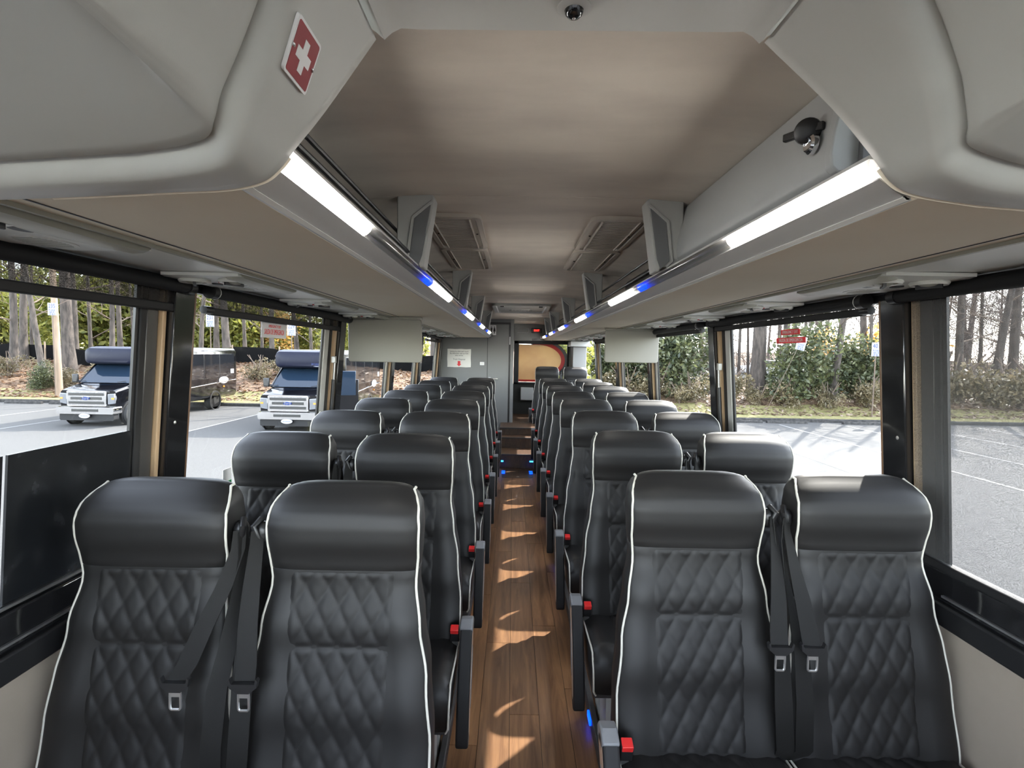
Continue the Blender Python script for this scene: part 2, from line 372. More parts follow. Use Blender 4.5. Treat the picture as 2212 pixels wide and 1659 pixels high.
# front end under and over the windscreen opening
wfr = MB(); wfr.box(-1.22, 1.22, -1.5, -1.4, -0.1, 0.98); wfr.box(-1.22, 1.22, -1.5, -1.4, 1.80, 2.05); wfr.box(-1.22, -1.10, -1.5, -1.4, 0.98, 1.80); wfr.box(1.10, 1.22, -1.5, -1.4, 0.98, 1.80)
wfr = struct(wfr.build('wall_front', M_blackm, smooth=False))
MB().loft([[(x, -1.4, 0.0), (x, -0.95, 0.0), (x, -0.90, 0.70), (x, -1.05, 0.90), (x, -1.4, 0.95)] for x in (-1.2, -0.3)]).build('dashboard', M_darkgrey, wfr, bevel=0.02)
# outer skin of the lower body and roof so that the shell is closed
roof = struct(MB().box(-1.25, 1.25, -1.4, Y_END+0.05, 2.03, 2.10).build('ceiling', M_cap, smooth=False))
def ceil_z(x):
    a = abs(x)
    return 1.982 if a < 0.34 else 1.982-0.17*((a-0.34)/0.84)**1.6
ys = [0.72, 1.70, 3.225, 4.70, 6.25, Y_END]
xs = [-1.18+0.118*i for i in range(21)]
for i in range(5):
    m = MB()
    m.loft([[(x, ys[i]+0.0015, ceil_z(x)) for x in xs]+[(x, ys[i]+0.0015, ceil_z(x)+0.03) for x in reversed(xs)],
            [(x, ys[i+1]-0.0015, ceil_z(x)) for x in xs]+[(x, ys[i+1]-0.0015, ceil_z(x)+0.03) for x in reversed(xs)]])
    m.build('ceiling_panel', M_ceil, roof)
# front: lower grey ceiling moulding with a small camera dome
fc = MB()
prof = [(-0.258, 1.905), (-0.246, 1.897), (-0.236, 1.888), (-0.226, 1.897), (-0.214, 1.903), (-0.19, 1.902), (0.19+0.02, 1.905), (0.235, 1.906), (0.247, 1.900), (0.257, 1.891), (0.267, 1.900), (0.279, 1.908)]
yy = [0.735, 0.716, 0.708, 0.55, 0.2, -1.3]; dz = [0.06, 0.008, 0.0, 0.0, 0.0, 0.02]
fc.loft([[(x, y, z+d) for x, z in prof] for y, d in zip(yy, dz)], closed=False)
fco = fc.build('front_moulding', M_capdark, roof, ang=60)
dome = thing('dome_camera', 'small black dome camera recessed in the grey ceiling moulding at the front', 'camera', (0.008, 0.663, 1.9045))
Mf = Matrix.Rotation(PI, 4, 'X')
MB().lathe([(0.021,-0.002),(0.021,0.002),(0.016,0.004),(0.0125,0.0045)], Mf, 20).build('ring', M_capdark, dome)
MB().lathe([(0.0125,0.003),(0.011,0.008),(0.007,0.012),(0.002,0.0135)], Mf, 16).build('lens_dome', M_gloss, dome)
MB().lathe([(0.0022,0.0135),(0.0015,0.0142),(0.0005,0.0145)], Mf, 8).build('lens', M_steel, dome)

# ------------------------------------------------------------------ overhead consoles at the front
def catmull(P, k=5):
    P = [Vector((a, 0, b)) for a, b in P]; out = []
    for i in range(len(P)-1):
        p0, p1, p2, p3 = P[max(i-1,0)], P[i], P[i+1], P[min(i+2, len(P)-1)]
        for j in range(k):
            t = j/k; out.append(0.5*((2*p1)+(p2-p0)*t+(2*p0-5*p1+4*p2-p3)*t*t+(3*p1-p0-3*p2+p3)*t**3))
    return out+[P[-1]]
PROFL = [(-0.249,1.893),(-0.316,1.800),(-0.355,1.752),(-0.379,1.722),(-0.404,1.704),(-0.45,1.694),(-0.52,1.689),(-0.754,1.675),(-1.19,1.655)]
PROFR = [(0.267,1.897),(0.36,1.815),(0.419,1.751),(0.444,1.720),(0.474,1.704),(0.54,1.693),(0.622,1.686),(0.90,1.672),(1.19,1.655)]
for nm, prof, s in (('left', PROFL, -1), ('right', PROFR, 1)):
    P = catmull(prof); n = len(P); N = []
    for i in range(n):
        t = (P[min(i+1,n-1)]-P[max(i-1,0)]).normalized(); q = Vector((-t.z, 0, t.x))
        if q.x*s < 0 and q.z < 0 or q.z < -0.01: q = -q
        if q.x*s < 0: q = -q if q.z < 0.2 else q
        N.append(q)
    L = [0.0]
    for i in range(1, n): L.append(L[-1]+(P[i]-P[i-1]).length)
    yc = []
    for l in L:
        pts = [(0, 0.535), (0.11, 0.575), (0.19, 0.605), (0.26, 0.645), (0.36, 0.664), (0.62, 0.672), (2, 0.676)]
        for k in range(len(pts)-1):
            if pts[k][0] <= l <= pts[k+1][0]:
                f = (l-pts[k][0])/(pts[k+1][0]-pts[k][0]); yc.append(pts[k][1]+f*(pts[k+1][1]-pts[k][1])); break
    rows = []
    for dy, off in ((None, 0.05), (None, 0.012), (None, 0.0), (None, 0.0), (0.02, 0.0), (0.006, 0.0004), (0.0, 0.0025), (-0.007, 0.008), (-0.012, 0.016), (-0.0155, 0.025), (-0.018, 0.029), (-0.0205, 0.0265), (-0.025, 0.0235), (-0.04, 0.0275), (-0.10, 0.053), (-0.25, 0.125), (-0.5, 0.24), (-1.7, 0.34)):
        r = []
        for i in range(n):
            y = {0: 0.730, 1: 0.724, 2: 0.716, 3: 0.70}[len(rows)] if dy is None else yc[i]+dy
            q = P[i]+N[i]*off; r.append((q.x, y, q.z))
        rows.append(r)
    oc = thing('overhead_console', 'grey moulded overhead console end above the front %s window%s' % (nm, ', carrying the red first aid sign' if s < 0 else ', beside the closed bin door'), 'console')
    MB().loft(rows, closed=False).build('moulding', M_cap, oc, ang=65)
    # beige edge of the foam lining showing along the far rim
    MB().tube([(P[i].x+N[i].x*0.004, 0.722, P[i].z+N[i].z*0.004) for i in range(12, n-6)], 0.0045, 6).build('rim_lining', M_tan if False else M_under, oc)
# first aid sign on the left console
a, b = Vector((-0.3015, 0, 1.822)), Vector((-0.275, 0, 1.857))
Sd = (Vector((-0.316,0,1.800))-Vector((-0.249,0,1.893))).normalized()      # down the face
fa = thing('first_aid_sign', 'red first aid sign with a white cross screwed to the left overhead console', 'sign')
ctr = Vector((-0.249,0,1.893))+Sd*0.0993+Vector((0, 0.6088, 0))
nrm = Vector((-Sd.z, 0, Sd.x)); nrm = nrm if nrm.x > 0 else -nrm
ya = Vector((0, 1, 0)); yb = Vector((-0.0295, 0.0272, -0.041)).normalized()
fa.location = ctr+nrm*0.002
def fab(m, nm, mt):
    m.v = [tuple(ya*p[0]+yb*p[1]+nrm*p[2]) for p in m.v]; return m.build(nm, mt, fa)
fab(MB().prism(rrect(0.0302, 0.0300, 0.004), 'z', -0.002, 0.0022), 'plate', M_white)
fab(MB().prism(rrect(0.0272, 0.0268, 0.003), 'z', 0.0022, 0.0026), 'red_field', M_redsign)
c = 0.0058; L_ = 0.0172
fab(MB().prism([(c,-L_),(c,-c),(L_,-c),(L_,c),(c,c),(c,L_),(-c,L_),(-c,c),(-L_,c),(-L_,-c),(-c,-c),(-c,-L_)], 'z', 0.0026, 0.0030), 'cross', M_white)
for x in (-0.026, 0.026): fab(MB().lathe([(0.0024,0.0026),(0.0020,0.0040),(0.0008,0.0045)], Matrix.Translation((x, 0.0, 0)), 10), 'screw', M_steel)
# ------------------------------------------------------------------ luggage racks with light rails
def rackx(s, x): return -x if s < 0 else x+0.055*max(0.0, 1-(x-0.36)/0.5) if x < 0.86 else x
for s, side in ((-1, 'left'), (1, 'right')):
    yend = Y_TOILET if s < 0 else Y_END-0.02
    X = lambda x: rackx(s, x)
    rk = thing('luggage_rack', 'open luggage rack with beige underside and silver light rail along the %s side' % side, 'rack')
    MB().box(min(X(0.44), X(0.845)), max(X(0.44), X(0.845)), 0.72, yend, 1.700, 1.722).build('underside_panel', M_under, rk, bevel=0.004)
    MB().box(min(X(0.802), X(0.806)), max(X(0.802), X(0.806)), 0.72, yend, 1.6985, 1.7005).build('seam', M_darkgrey, rk)
    MB().box(min(X(0.44), X(1.15)), max(X(0.44), X(1.15)), 0.72, yend, 1.724, 1.745).build('shelf', M_bracket, rk)
    rail = MB().prism([(X(0.434),1.7005),(X(0.431),1.704),(X(0.412),1.714),(X(0.393),1.727),(X(0.391),1.7285),(X(0.401),1.735),(X(0.401),1.751),(X(0.39),1.754),(X(0.372),1.755),(X(0.372),1.760),(X(0.47),1.762),(X(0.47),1.7005)], 'y', 0.733, yend).build('light_rail', M_rail, rk, ang=25)
    MB().prism([(X(0.436),1.6995),(X(0.428),1.7035),(X(0.4305),1.7065),(X(0.44),1.702)], 'y', 0.733, yend).build('trim_bead', M_railtrim, rail)
    lens_p = [(X(0.392),1.7287),(X(0.383),1.733),(X(0.3755),1.740),(X(0.372),1.748),(X(0.3735),1.7545),(X(0.3745),1.7545),(X(0.3732),1.748),(X(0.3767),1.7405),(X(0.384),1.734),(X(0.3925),1.730)]
    MB().prism(lens_p, 'y', 0.733, yend).build('lens', M_lens, rail, ang=60)
    lamp_p = [(X(0.3935),1.7305),(X(0.385),1.7345),(X(0.378),1.741),(X(0.3748),1.748),(X(0.376),1.7538),(X(0.399),1.750),(X(0.399),1.736)]
    lat = 0.0 if s < 0 else 0.06
    for k in range(6):
        y0 = 0.74+1.5*k+lat
        if y0+0.42 > yend: break
        m = MB(); n = 7; gap = 0.006 if k == 0 else 0.014; st = 0.42/n
        for i in range(n): m.prism(lamp_p, 'y', y0+i*st+gap/2, y0+(i+1)*st-gap/2)
        m.build('white_lamp', M_ledw, rail, smooth=False)
        yb = 1.95+1.5*k+lat
        if yb+0.1 < yend: MB().prism(lamp_p, 'y', yb, yb+0.075).build('blue_lamp', M_ledb, rail, smooth=False)
    for k, yb in enumerate((1.70, 3.225, 4.64, 6.23, 7.3)):
        if yb > yend-0.6: continue
        xo = (lambda x: x) if s < 0 else (lambda x: -x+0.04)
        br = MB().prism([(xo(-0.442),1.985),(xo(-0.330),1.985),(xo(-0.322),1.976),(xo(-0.349),1.800),(xo(-0.355),1.752),(xo(-0.368),1.749),(xo(-0.374),1.765),(xo(-0.442),1.765)], 'y', yb, yb+0.075).build('bracket', M_bracket, rk, bevel=0.004)
        MB().prism([(xo(-0.333),1.952),(xo(-0.386),1.906),(xo(-0.400),1.785),(xo(-0.372),1.758),(xo(-0.360),1.790)], 'y', yb-0.0035, yb+0.001).build('inset', M_inset, br, bevel=0.001)
        ri = [(-0.329,1.960),(-0.391,1.910),(-0.408,1.783),(-0.390,1.766)]
        MB().tube([(xo(a), yb-0.002, b) for a, b in ri], 0.0055, 6).build('raised_rim', M_bracket, br)
    ystart = 0.74 if s < 0 else 1.98
    for z, xr in ((1.876, 0.452), (1.800, 0.405)):
        MB().tube([(X(xr), ystart, z), (X(xr), min(yend, 7.3), z)], 0.0055, 8).build('retaining_rod', M_black, rk)
# closed bin on the right
bn = thing('luggage_bin', 'closed grey overhead bin door above the front right seats', 'bin')
cs = [(0.474,1.786),(0.464,1.795),(0.461,1.815),(0.465,1.850),(0.474,1.895),(0.486,1.934),(0.497,1.967)]
def door_ring(y): return [(x, y, z) for x, z in cs]+[(x+0.016, y, z) for x, z in reversed(cs)]
MB().loft([door_ring(0.895), door_ring(0.90), door_ring(1.915), door_ring(1.92)]).build('door', M_bin, bn, ang=50, bevel=0.003)
for y0, y1 in ((0.872, 0.892), (1.923, 1.945)):
    MB().prism([(x-0.006, z) for x, z in cs]+[(x+0.05, z) for x, z in reversed(cs)], 'y', y0, y1).build('end_panel', M_bin, bn, bevel=0.003)
MB().box(0.50, 0.60, 0.86, 0.872, 1.77, 1.962).build('side_filler', M_inset, bn)
MB().box(0.470, 0.60, 0.892, 1.923, 1.762, 1.780).build('bottom_gap', M_blackm, bn)
lk = MB().lathe([(0.0215,0.0),(0.0225,0.006),(0.021,0.014),(0.017,0.0165),(0.003,0.017)], Matrix.Translation((0.456,0.945,1.880)) @ Vector((-0.55,-0.80,-0.22)).to_track_quat('Z','Y').to_matrix().to_4x4(), 22).build('lock_cap', M_black, bn)
MB().box(-0.006, 0.004, -0.036, 0.036, -0.007, 0.007, Matrix.Translation((0.450,0.948,1.880)) @ Matrix.Rotation(0.55, 4, 'Z')).build('cap_tab', M_black, lk, bevel=0.002)
MB().lathe([(0.017,0.0),(0.017,0.008),(0.013,0.012),(0.010,0.008),(0.002,0.006)], Matrix.Translation((0.459,0.930,1.852)) @ Matrix.Rotation(-PI/2, 4, 'Y'), 18).build('lock_cylinder', M_chrome, bn)
# dark bag in the right rack
bag = MB().box(0.47, 0.72, 2.02, 2.52, 1.763, 1.83).build('black_bag', M_blackm, bevel=0.02, seg=3); tag(bag, 'flat black bag lying in the right luggage rack behind the closed bin', 'bag')

# ------------------------------------------------------------------ service panels between rack and window
NROW = ['first', 'second', 'third', 'fourth', 'fifth', 'sixth', 'seventh', 'eighth', 'ninth', 'tenth', 'eleventh']
def slab(m, xa, xb, y0, y1, za, zb, t):
    return m.hexa([(xa,y0,za),(xb,y0,zb),(xb,y1,zb),(xa,y1,za),(xa,y0,za+t),(xb,y0,zb+t),(xb,y1,zb+t),(xa,y1,za+t)])
PSUM = {}
def psu_parts(s):
    M = {}
    # raised tapered housing on the rack side
    h = MB(); hs = [(-0.115,0.002),(-0.10,0.016),(0.05,0.020),(0.16,0.020),(0.235,0.018),(0.262,0.012),(0.27,0.002)]
    wd = [0.02, 0.052, 0.060, 0.045, 0.030, 0.024, 0.02]; r = []
    for (y, d), wv in zip(hs, wd):
        x0 = -0.128*(-s) if False else s*(-0.128)
        x1 = x0+s*wv
        r.append([(x0,y,0.004),(x0,y,-d*0.6),((x0+x1)/2,y,-d),(x1,y,-d*0.75),(x1+s*0.01,y,0.004)])
    h.loft(r); M['housing'] = h.mesh('housing', M_psug)
    M['plate'] = MB().prism([(s*a, b) for a, b in ((-0.125,-0.13),(0.10,-0.13),(0.115,-0.09),(0.115,0.20),(0.05,0.275),(-0.125,0.275))], 'z', -0.006, 0.003).mesh('plate', M_psu)
    down = Matrix.Rotation(PI, 4, 'X')
    M['vent_ring'] = MB().lathe([(0.042,0.004),(0.045,0.010),(0.041,0.016),(0.033,0.014),(0.031,0.006)], down, 22).mesh('vent_ring', M_psu)
    M['vent_hub'] = MB().lathe([(0.031,0.007),(0.029,0.010),(0.016,0.018),(0.004,0.020)], down, 18).mesh('vent_hub', M_psug)
    M['vent_tab'] = MB().box(-0.004, 0.004, -0.03, 0.03, -0.024, -0.012).mesh('vent_tab', M_darkgrey)
    M['reading_light'] = MB().prism(ellipse(0.014, 0.022, 18), 'z', -0.009, -0.005).mesh('reading_light', M_darkgrey)
    M['call_lens'] = MB().prism(rrect(0.008, 0.014, 0.004), 'z', -0.010, -0.005).mesh('call_lens', M_red)
    M['speaker_rim'] = MB().prism(ellipse(0.050, 0.062, 24), 'z', -0.0072, -0.005).mesh('speaker_rim', M_psu)
    M['speaker_slot'] = MB().box(-0.036, 0.036, -0.0012, 0.0012, -0.0077, -0.0070).mesh('speaker_slot', M_psug)
    return M
for s, side, y0, rows in ((-1, 'left', 0.88, 9), (1, 'right', 1.43, 10)):
    yend = Y_TOILET if s < 0 else Y_END-0.02
    m = MB(); slab(m, s*0.848, s*1.165, 0.70, yend, 1.697, 1.700, 0.012); ps = trim(m.build('trim', M_psu, bevel=0.003))
    m = MB(); slab(m, s*0.838, s*0.848, 0.70, yend, 1.692, 1.692, 0.016); m.build('edge_strip', M_psug, ps)
    P = psu_parts(s)
    for k in range(rows):
        y = y0+0.765*(k-(0 if s < 0 else 1))
        if y > yend-0.35: break
        if y < 0.86: continue
        t = thing('service_panel', 'overhead service panel with round air vents on the %s, %s from the front' % (side, NROW[k if s < 0 else k-1]), 'vent panel', (s*0.985, y, 1.694), group='passenger service panels')
        place('plate', P['plate'], t); place('housing', P['housing'], t)
        for dx in (-0.060, 0.062):
            v = place('vent_ring', P['vent_ring'], t, (dx*s, -0.03, 0)); place('vent_hub', P['vent_hub'], v); place('vent_tab', P['vent_tab'], v, rot=(0, 0, 0.5*dx/0.06))
        place('call_lens', P['call_lens'], t, (0.004*s, 0.022, 0))
        for dx in (-0.036, 0.045): place('reading_light', P['reading_light'], t, (dx*s, 0.065, 0))
        sp = place('speaker_rim', P['speaker_rim'], t, (0.03*s, 0.185, 0))
        for q in range(-5, 6): place('speaker_slot', P['speaker_slot'], sp, (0, q*0.0095, 0)).scale = (math.sqrt(max(0.05, 1-(q/6)**2)), 1, 1)

# ------------------------------------------------------------------ roller shades
def shade(s, ya, yb, drop, name_lbl, dark=True, bar=True):
    t = thing('roller_shade', name_lbl, 'blind', (s*(XW(1.68)-0.045), ya, 1.672))
    Ly = yb-ya
    MB().tube([(0,0.03,0),(0,Ly-0.03,0)], 0.021, 14).build('tube', M_blackm, t)
    for y in (0.0, Ly-0.03): MB().tube([(0,y,0),(0,y+0.03,0)], 0.024, 14).build('end_cap', M_black, t)
    MB().tube([(0,0.031,0),(0,0.034,0)], 0.0245, 14).build('end_ring', M_railtrim, t)
    if drop > 0.02:
        zz = (0.0, -drop); q = s*0.02
        MB().add([(q+s*0.08*(-z) if True else 0, y, z) for z, y in ((0, 0.05), (0, Ly-0.05), (-drop, Ly-0.05), (-drop, 0.05))], [(0,1,2,3)]).build('fabric', M_shadedark if dark else M_shade, t, recalc=False)
        if bar:
            m = MB(); m.box(-0.010, 0.010, 0.04, Ly-0.04, -0.016, 0.010, Matrix.Translation((q+s*0.08*drop, 0, -drop))); m.build('bottom_bar', M_blackm, t, bevel=0.004)
            MB().tube([(q+s*0.08*drop-s*0.004, 0.0, -drop), (q+s*0.08*drop-s*0.004, 0.045, -drop)], 0.014, 10).build('bar_end', M_black, t)
    return t
shade(-1, 0.10, 1.70, 0.066, 'black roller blind lowered a hand-width over the front left window')
shade(-1, 1.80, 3.33, 0.062, 'black roller blind lowered slightly over the second left window')
shade(-1, 3.40, 4.75, 0.05, 'black roller blind over the third left window, behind the left monitor')
shade(-1, 4.88, 6.2, 0.05, 'black roller blind over the fourth left window')
shade(-1, 6.33, 7.6, 0.05, 'black roller blind over the last left window before the toilet wall')
shade(1, 0.10, 1.62, 0.785, 'woven grey roller blind pulled fully down over the front right window', dark=False)
shade(1, 1.74, 3.12, 0.03, 'rolled-up black blind over the second right window')
shade(1, 3.27, 4.62, 0.03, 'rolled-up black blind over the third right window, beside the right monitor')
shade(1, 4.79, 6.2, 0.03, 'rolled-up black blind over the fourth right window')
shade(1, 6.27, 7.5, 0.03, 'rolled-up black blind over the last right window')

# ------------------------------------------------------------------ ceiling vents and rear roof hatch
slat_me = MB().box(-0.066, 0.066, -0.0035, 0.0035, -0.004, 0.004).mesh('slat', M_vent)
for (cx, y0, y1, lb) in ((-0.30, 1.915, 2.495, 'left side of the ceiling, nearer the front'), (-0.305, 2.515, 3.095, 'left side of the ceiling, nearer the rear'),
                         (0.333, 1.915, 2.495, 'right side of the ceiling, nearer the front'), (0.338, 2.515, 3.095, 'right side of the ceiling, nearer the rear')):
    hw, hl = 0.113, (y1-y0)/2
    t = thing('ceiling_vent', 'taupe slatted air vent on the '+lb, 'vent', (cx, (y0+y1)/2, 1.978))
    o_, i_ = rrect(hw, hl, 0.04), rrect(hw-0.02, hl-0.022, 0.025); n = len(o_); m = MB()
    m.add([(p[0],p[1],0.004) for p in o_]+[(p[0],p[1],-0.010) for p in o_]+[(p[0],p[1],-0.012) for p in i_]+[(p[0],p[1],0.004) for p in i_],
          [(a*n+i, a*n+(i+1) % n, ((a+1) % 4)*n+(i+1) % n, ((a+1) % 4)*n+i) for a in range(4) for i in range(n)])
    m.build('frame', M_vent, t)
    MB().box(-hw+0.015, hw-0.015, -hl+0.015, hl-0.015, -0.002, 0.003).build('backing', M_ventdark, t)
    for sx in (-1, 1):
        ch = MB().box(sx*0.081-0.008, sx*0.081+0.008, -hl+0.035, hl-0.035, -0.004, 0.0).build('side_channel', M_vent, t)
        MB().box(sx*0.069-0.003, sx*0.069+0.003, -hl+0.03, hl-0.03, -0.014, 0.0).build('side_bar', M_vent, t, bevel=0.002)
        for dy in (-0.0, ): MB().lathe([(0.005,0),(0.004,0.003)], Matrix.Translation((sx*0.081, dy, -0.004)) @ Mf, 8).build('screw', M_ventdark, ch)
    ns = 22
    for k in range(ns): place('slat', slat_me, t, (0, -hl+0.045+(2*hl-0.09)*k/(ns-1), -0.006))
t = thing('roof_hatch', 'grey emergency roof hatch with a printed label in the ceiling at the rear', 'hatch', (0.016, 5.82, 1.98))
o_, i_ = rrect(0.305, 0.50, 0.06), rrect(0.265, 0.46, 0.05); n = len(o_); m = MB()
m.add([(p[0],p[1],0.004) for p in o_]+[(p[0],p[1],-0.022) for p in o_]+[(p[0],p[1],-0.024) for p in i_]+[(p[0]*0.96,p[1]*0.97,0.004) for p in i_],
      [(a*n+i, a*n+(i+1) % n, ((a+1) % 4)*n+(i+1) % n, ((a+1) % 4)*n+i) for a in range(4) for i in range(n)])
m.build('frame', M_bracket, t)
MB().prism(rrect(0.262, 0.457, 0.05), 'z', -0.006, 0.002).build('lid', M_bracket, t)
for x in (-0.2, 0.2): MB().box(x-0.02, x+0.02, -0.44, -0.40, -0.03, -0.004).build('hinge', M_black, t, bevel=0.003)
lb = MB().box(-0.105, 0.105, 0.10, 0.36, -0.0085, -0.005).build('label', M_paper, t)
for k, (tx, sz) in enumerate((('EMERGENCY EXIT', 0.022), ('SALIDA DE EMERGENCIA', 0.016), ('1. TURN HANDLE   2. PUSH OUT', 0.012))):
    place('lettering', text_mesh(tx, sz*1.5, M_ink), lb, (0, 0.30-0.06*k, -0.0092), (PI, 0, 0))

# ------------------------------------------------------------------ fold-down monitors
def monitor(lbl, xc, y, z0, z1, hw):
    t = thing('monitor', lbl, 'monitor', (xc, y, 1.692))
    h = z1-z0
    MB().prism([(p[0], p[1]-h/2-0.012) for p in rrect(hw, h/2, 0.018)], 'y', -0.013, 0.020).build('back_shell', M_monitor, t, bevel=0.005, seg=3)
    MB().box(-hw, hw, -0.02, 0.03, -0.014, 0.004).build('hinge_bar', M_monitor, t, bevel=0.003)
    MB().prism([(p[0], p[1]-h/2-0.012) for p in rrect(hw-0.02, h/2-0.02, 0.01)], 'y', 0.020, 0.0215).build('screen', M_gloss, t)
    t.rotation_euler = (0.03, 0, 0)
    return t
monitor('beige folded-down monitor hanging under the left rack, larger one nearer the front', -0.885, 3.34, 1.415, 1.69, 0.235)
monitor('beige folded-down monitor hanging under the right rack, farther back', 0.925, 4.33, 1.425, 1.69, 0.222)
# ------------------------------------------------------------------ seats (local: faces -y, origin on the floor under the headrest top)
def interp(T, z):
    if z <= T[0][0]: return T[0][1]
    for (a, b), (c, d) in zip(T, T[1:]):
        if z <= c:
            f = (z-a)/(c-a); f = f*f*(3-2*f); return b+(d-b)*f
    return T[-1][1]
T_w = [(0.40,0.232),(0.55,0.229),(0.70,0.215),(0.82,0.195),(0.92,0.180),(1.00,0.186),(1.06,0.188),(1.11,0.184),(1.135,0.176),(1.152,0.160)]
T_f = [(0.40,-0.165),(0.60,-0.128),(0.80,-0.088),(0.93,-0.062),(0.97,-0.066),(1.03,-0.078),(1.06,-0.078),(1.09,-0.071),(1.112,-0.058),(1.132,-0.036),(1.145,-0.010),(1.152,0.008)]
T_b = [(0.40,-0.045),(0.93,0.040),(1.06,0.052),(1.12,0.052),(1.14,0.046),(1.152,0.034)]
def front(x, z):      # front surface of the back, with slightly raised side bolsters
    w_ = interp(T_w, z); u = min(1.0, abs(x)/w_); yf = interp(T_f, z)
    bol = 0.0 if z > 0.95 else 0.016*min(1.0, (0.95-z)/0.12)
    return yf-bol*math.exp(-((u-0.80)/0.17)**2)+0.012*max(0, (u-0.55)/0.45)**2
def ring(z, n=13, m=6):
    w_ = interp(T_w, z); yb = interp(T_b, z); r = 0.020
    pts = []
    xe = w_-r*0.6
    for i in range(n+1):
        x = -xe+2*xe*i/n; pts.append(Vector((x, front(x, z), z)))
    ys_ = front(xe, z); ym = (ys_+yb)/2
    pts += [Vector((w_-0.003, ys_+0.007, z)), Vector((w_, ys_+0.018, z)), Vector((w_, ym, z)), Vector((w_-0.002, yb-0.022, z)), Vector((w_-0.014, yb-0.005, z))]
    for i in range(m+1):
        x = (w_-0.03)*(1-2*i/m); pts.append(Vector((x, yb, z)))
    pts += [Vector((-w_+0.014, yb-0.005, z)), Vector((-w_+0.002, yb-0.022, z)), Vector((-w_, ym, z)), Vector((-w_, ys_+0.018, z)), Vector((-w_+0.003, ys_+0.007, z))]
    return pts
def shrink(rg, k, dz):
    c = sum(rg, Vector())/len(rg); return [Vector((c.x+(p.x-c.x)*k, c.y+(p.y-c.y)*k, p.z+dz)) for p in rg]
def back_mesh():
    zs = [0.40+0.5515*i/26 for i in range(27)]
    rs = [ring(z) for z in zs]; rs = [shrink(rs[0], 0.9, -0.006)]+rs+[shrink(ring(0.9525), 0.985, 0.0012)]
    return MB().loft(rs).mesh('backrest', M_leather, ang=70)
def head_rings():
    zs = [0.9548+0.192*(i/18)**0.85 for i in range(19)]
    rs = [ring(z) for z in zs]
    top = ring(1.1470)
    for k, dz in ((0.90, 0.003), (0.76, 0.0055), (0.5, 0.0075), (0.2, 0.008)): rs.append([Vector((p.x*k**0.45, 0.018+(p.y-0.018)*k, p.z+dz)) for p in top])
    for r_ in rs:      # soft crown: lower the outer corners of the top
        for p in r_:
            if p.z > 1.06: p.z -= 0.016*(abs(p.x)/0.187)**4*((p.z-1.06)/0.095)
    return rs
def head_mesh():
    rs = head_rings()
    return MB().loft([shrink(ring(0.9545), 0.985, -0.0012)]+rs).mesh('headrest', M_leather, ang=80)
def diamond(u, v, pu, pv):
    a = abs(math.sin(PI*(u/pu+v/pv))); b = abs(math.sin(PI*(u/pu-v/pv)))
    return min(1.0, (a*b)**0.5*1.15)
def quilt_mesh():
    hw = 0.118; z0, z1 = 0.435, 0.950
    def fn(u, v):
        z = z0+(z1-z0)*v; x = -hw+2*hw*u
        tw = hw+0.010*(z-z0)/(z1-z0); x = x*tw/hw
        e = min(1.0, min(u, 1-u)/0.05); e2 = min(1.0, (1-v)/0.02)
        d = diamond(x+0.006, z-0.775, 0.0545, 0.092)
        cr = 1-0.75*math.exp(-((z-0.775)/0.007)**2)
        hgt = -0.0012+e*e2*(0.0020+0.0046*d)*cr
        return Vector((x, front(x, z)-hgt, z))
    return MB().grid(fn, 56, 90).mesh('quilted_panel', M_quilt, ang=180, recalc=False)
def pipe_mesh(s):
    q = 14 if s > 0 else -1; p = []
    for i in range(26): p.append(ring(0.41+0.54*i/25)[q])
    R_ = head_rings()
    for i in range(0, 19, 2): p.append(R_[i][q])
    for k in (1.0, 0.93, 0.5, 0.1):      # over the top edge to the back
        e = R_[18]; p.append(e[q+1 if s > 0 else -2].lerp(e[q+3 if s > 0 else -4], 1-k)+Vector((0, 0, 0.003)))
    return MB().tube(p, 0.0034, 7).mesh('piping', M_pipe, ang=80)
C_w, C_t, C_y0, C_y1 = 0.226, 0.440, -0.11, -0.455
def cush_top(x, y):
    v = (C_y0-y)/(C_y0-C_y1); u = abs(x)/C_w
    z = C_t-0.022*(1-v)+0.012*math.exp(-((u-0.82)/0.16)**2)-0.018*max(0, (u-0.8)/0.2)**2
    if v > 0.86: z -= 0.055*((v-0.86)/0.14)**2
    return z
def cushion_mesh():
    rs = []; n = 16
    for j in range(17):
        v = j/16; y = C_y0+(C_y1-C_y0)*v
        zb = 0.275 if v > 0.3 else 0.30
        if j == 16: zb = 0.29
        top = [Vector((-C_w+2*C_w*i/n, y-(0.014*(1-((i-n/2)/(n/2))**2) if j == 16 else 0), cush_top(-C_w+2*C_w*i/n, y))) for i in range(n+1)]
        bot = [Vector((C_w*0.97, y, zb)), Vector((0, y, zb-0.012)), Vector((-C_w*0.97, y, zb))]
        rs.append(top+bot)
    return MB().loft(rs).mesh('cushion', M_leather, ang=60)
def cushq_mesh():
    def fn(u, v):
        x = -0.122+0.244*u; y = -0.115+(-0.415+0.115)*v
        e = min(1.0, min(u, 1-u)/0.06)*min(1.0, (1-v)/0.05)
        return Vector((x, y, cush_top(x, y)-0.001+e*(0.003+0.006*diamond(x, y, 0.0545, 0.08))))
    return MB().grid(fn, 40, 40).mesh('cushion_quilt', M_quilt, ang=180, recalc=False)
def cushpipe_mesh(s):
    m = MB()
    if True:
        p = [(s*0.226, -0.12-0.335*i/10, cush_top(0.223, -0.12-0.335*i/10)+0.001) for i in range(11)]
        p += [(s*0.226, -0.460, 0.36), (s*0.224, -0.458, 0.30), (s*0.215, -0.45, 0.282)]
        m.tube(p, 0.0034, 7)
    return m.mesh('cushion_piping', M_pipe, ang=80)
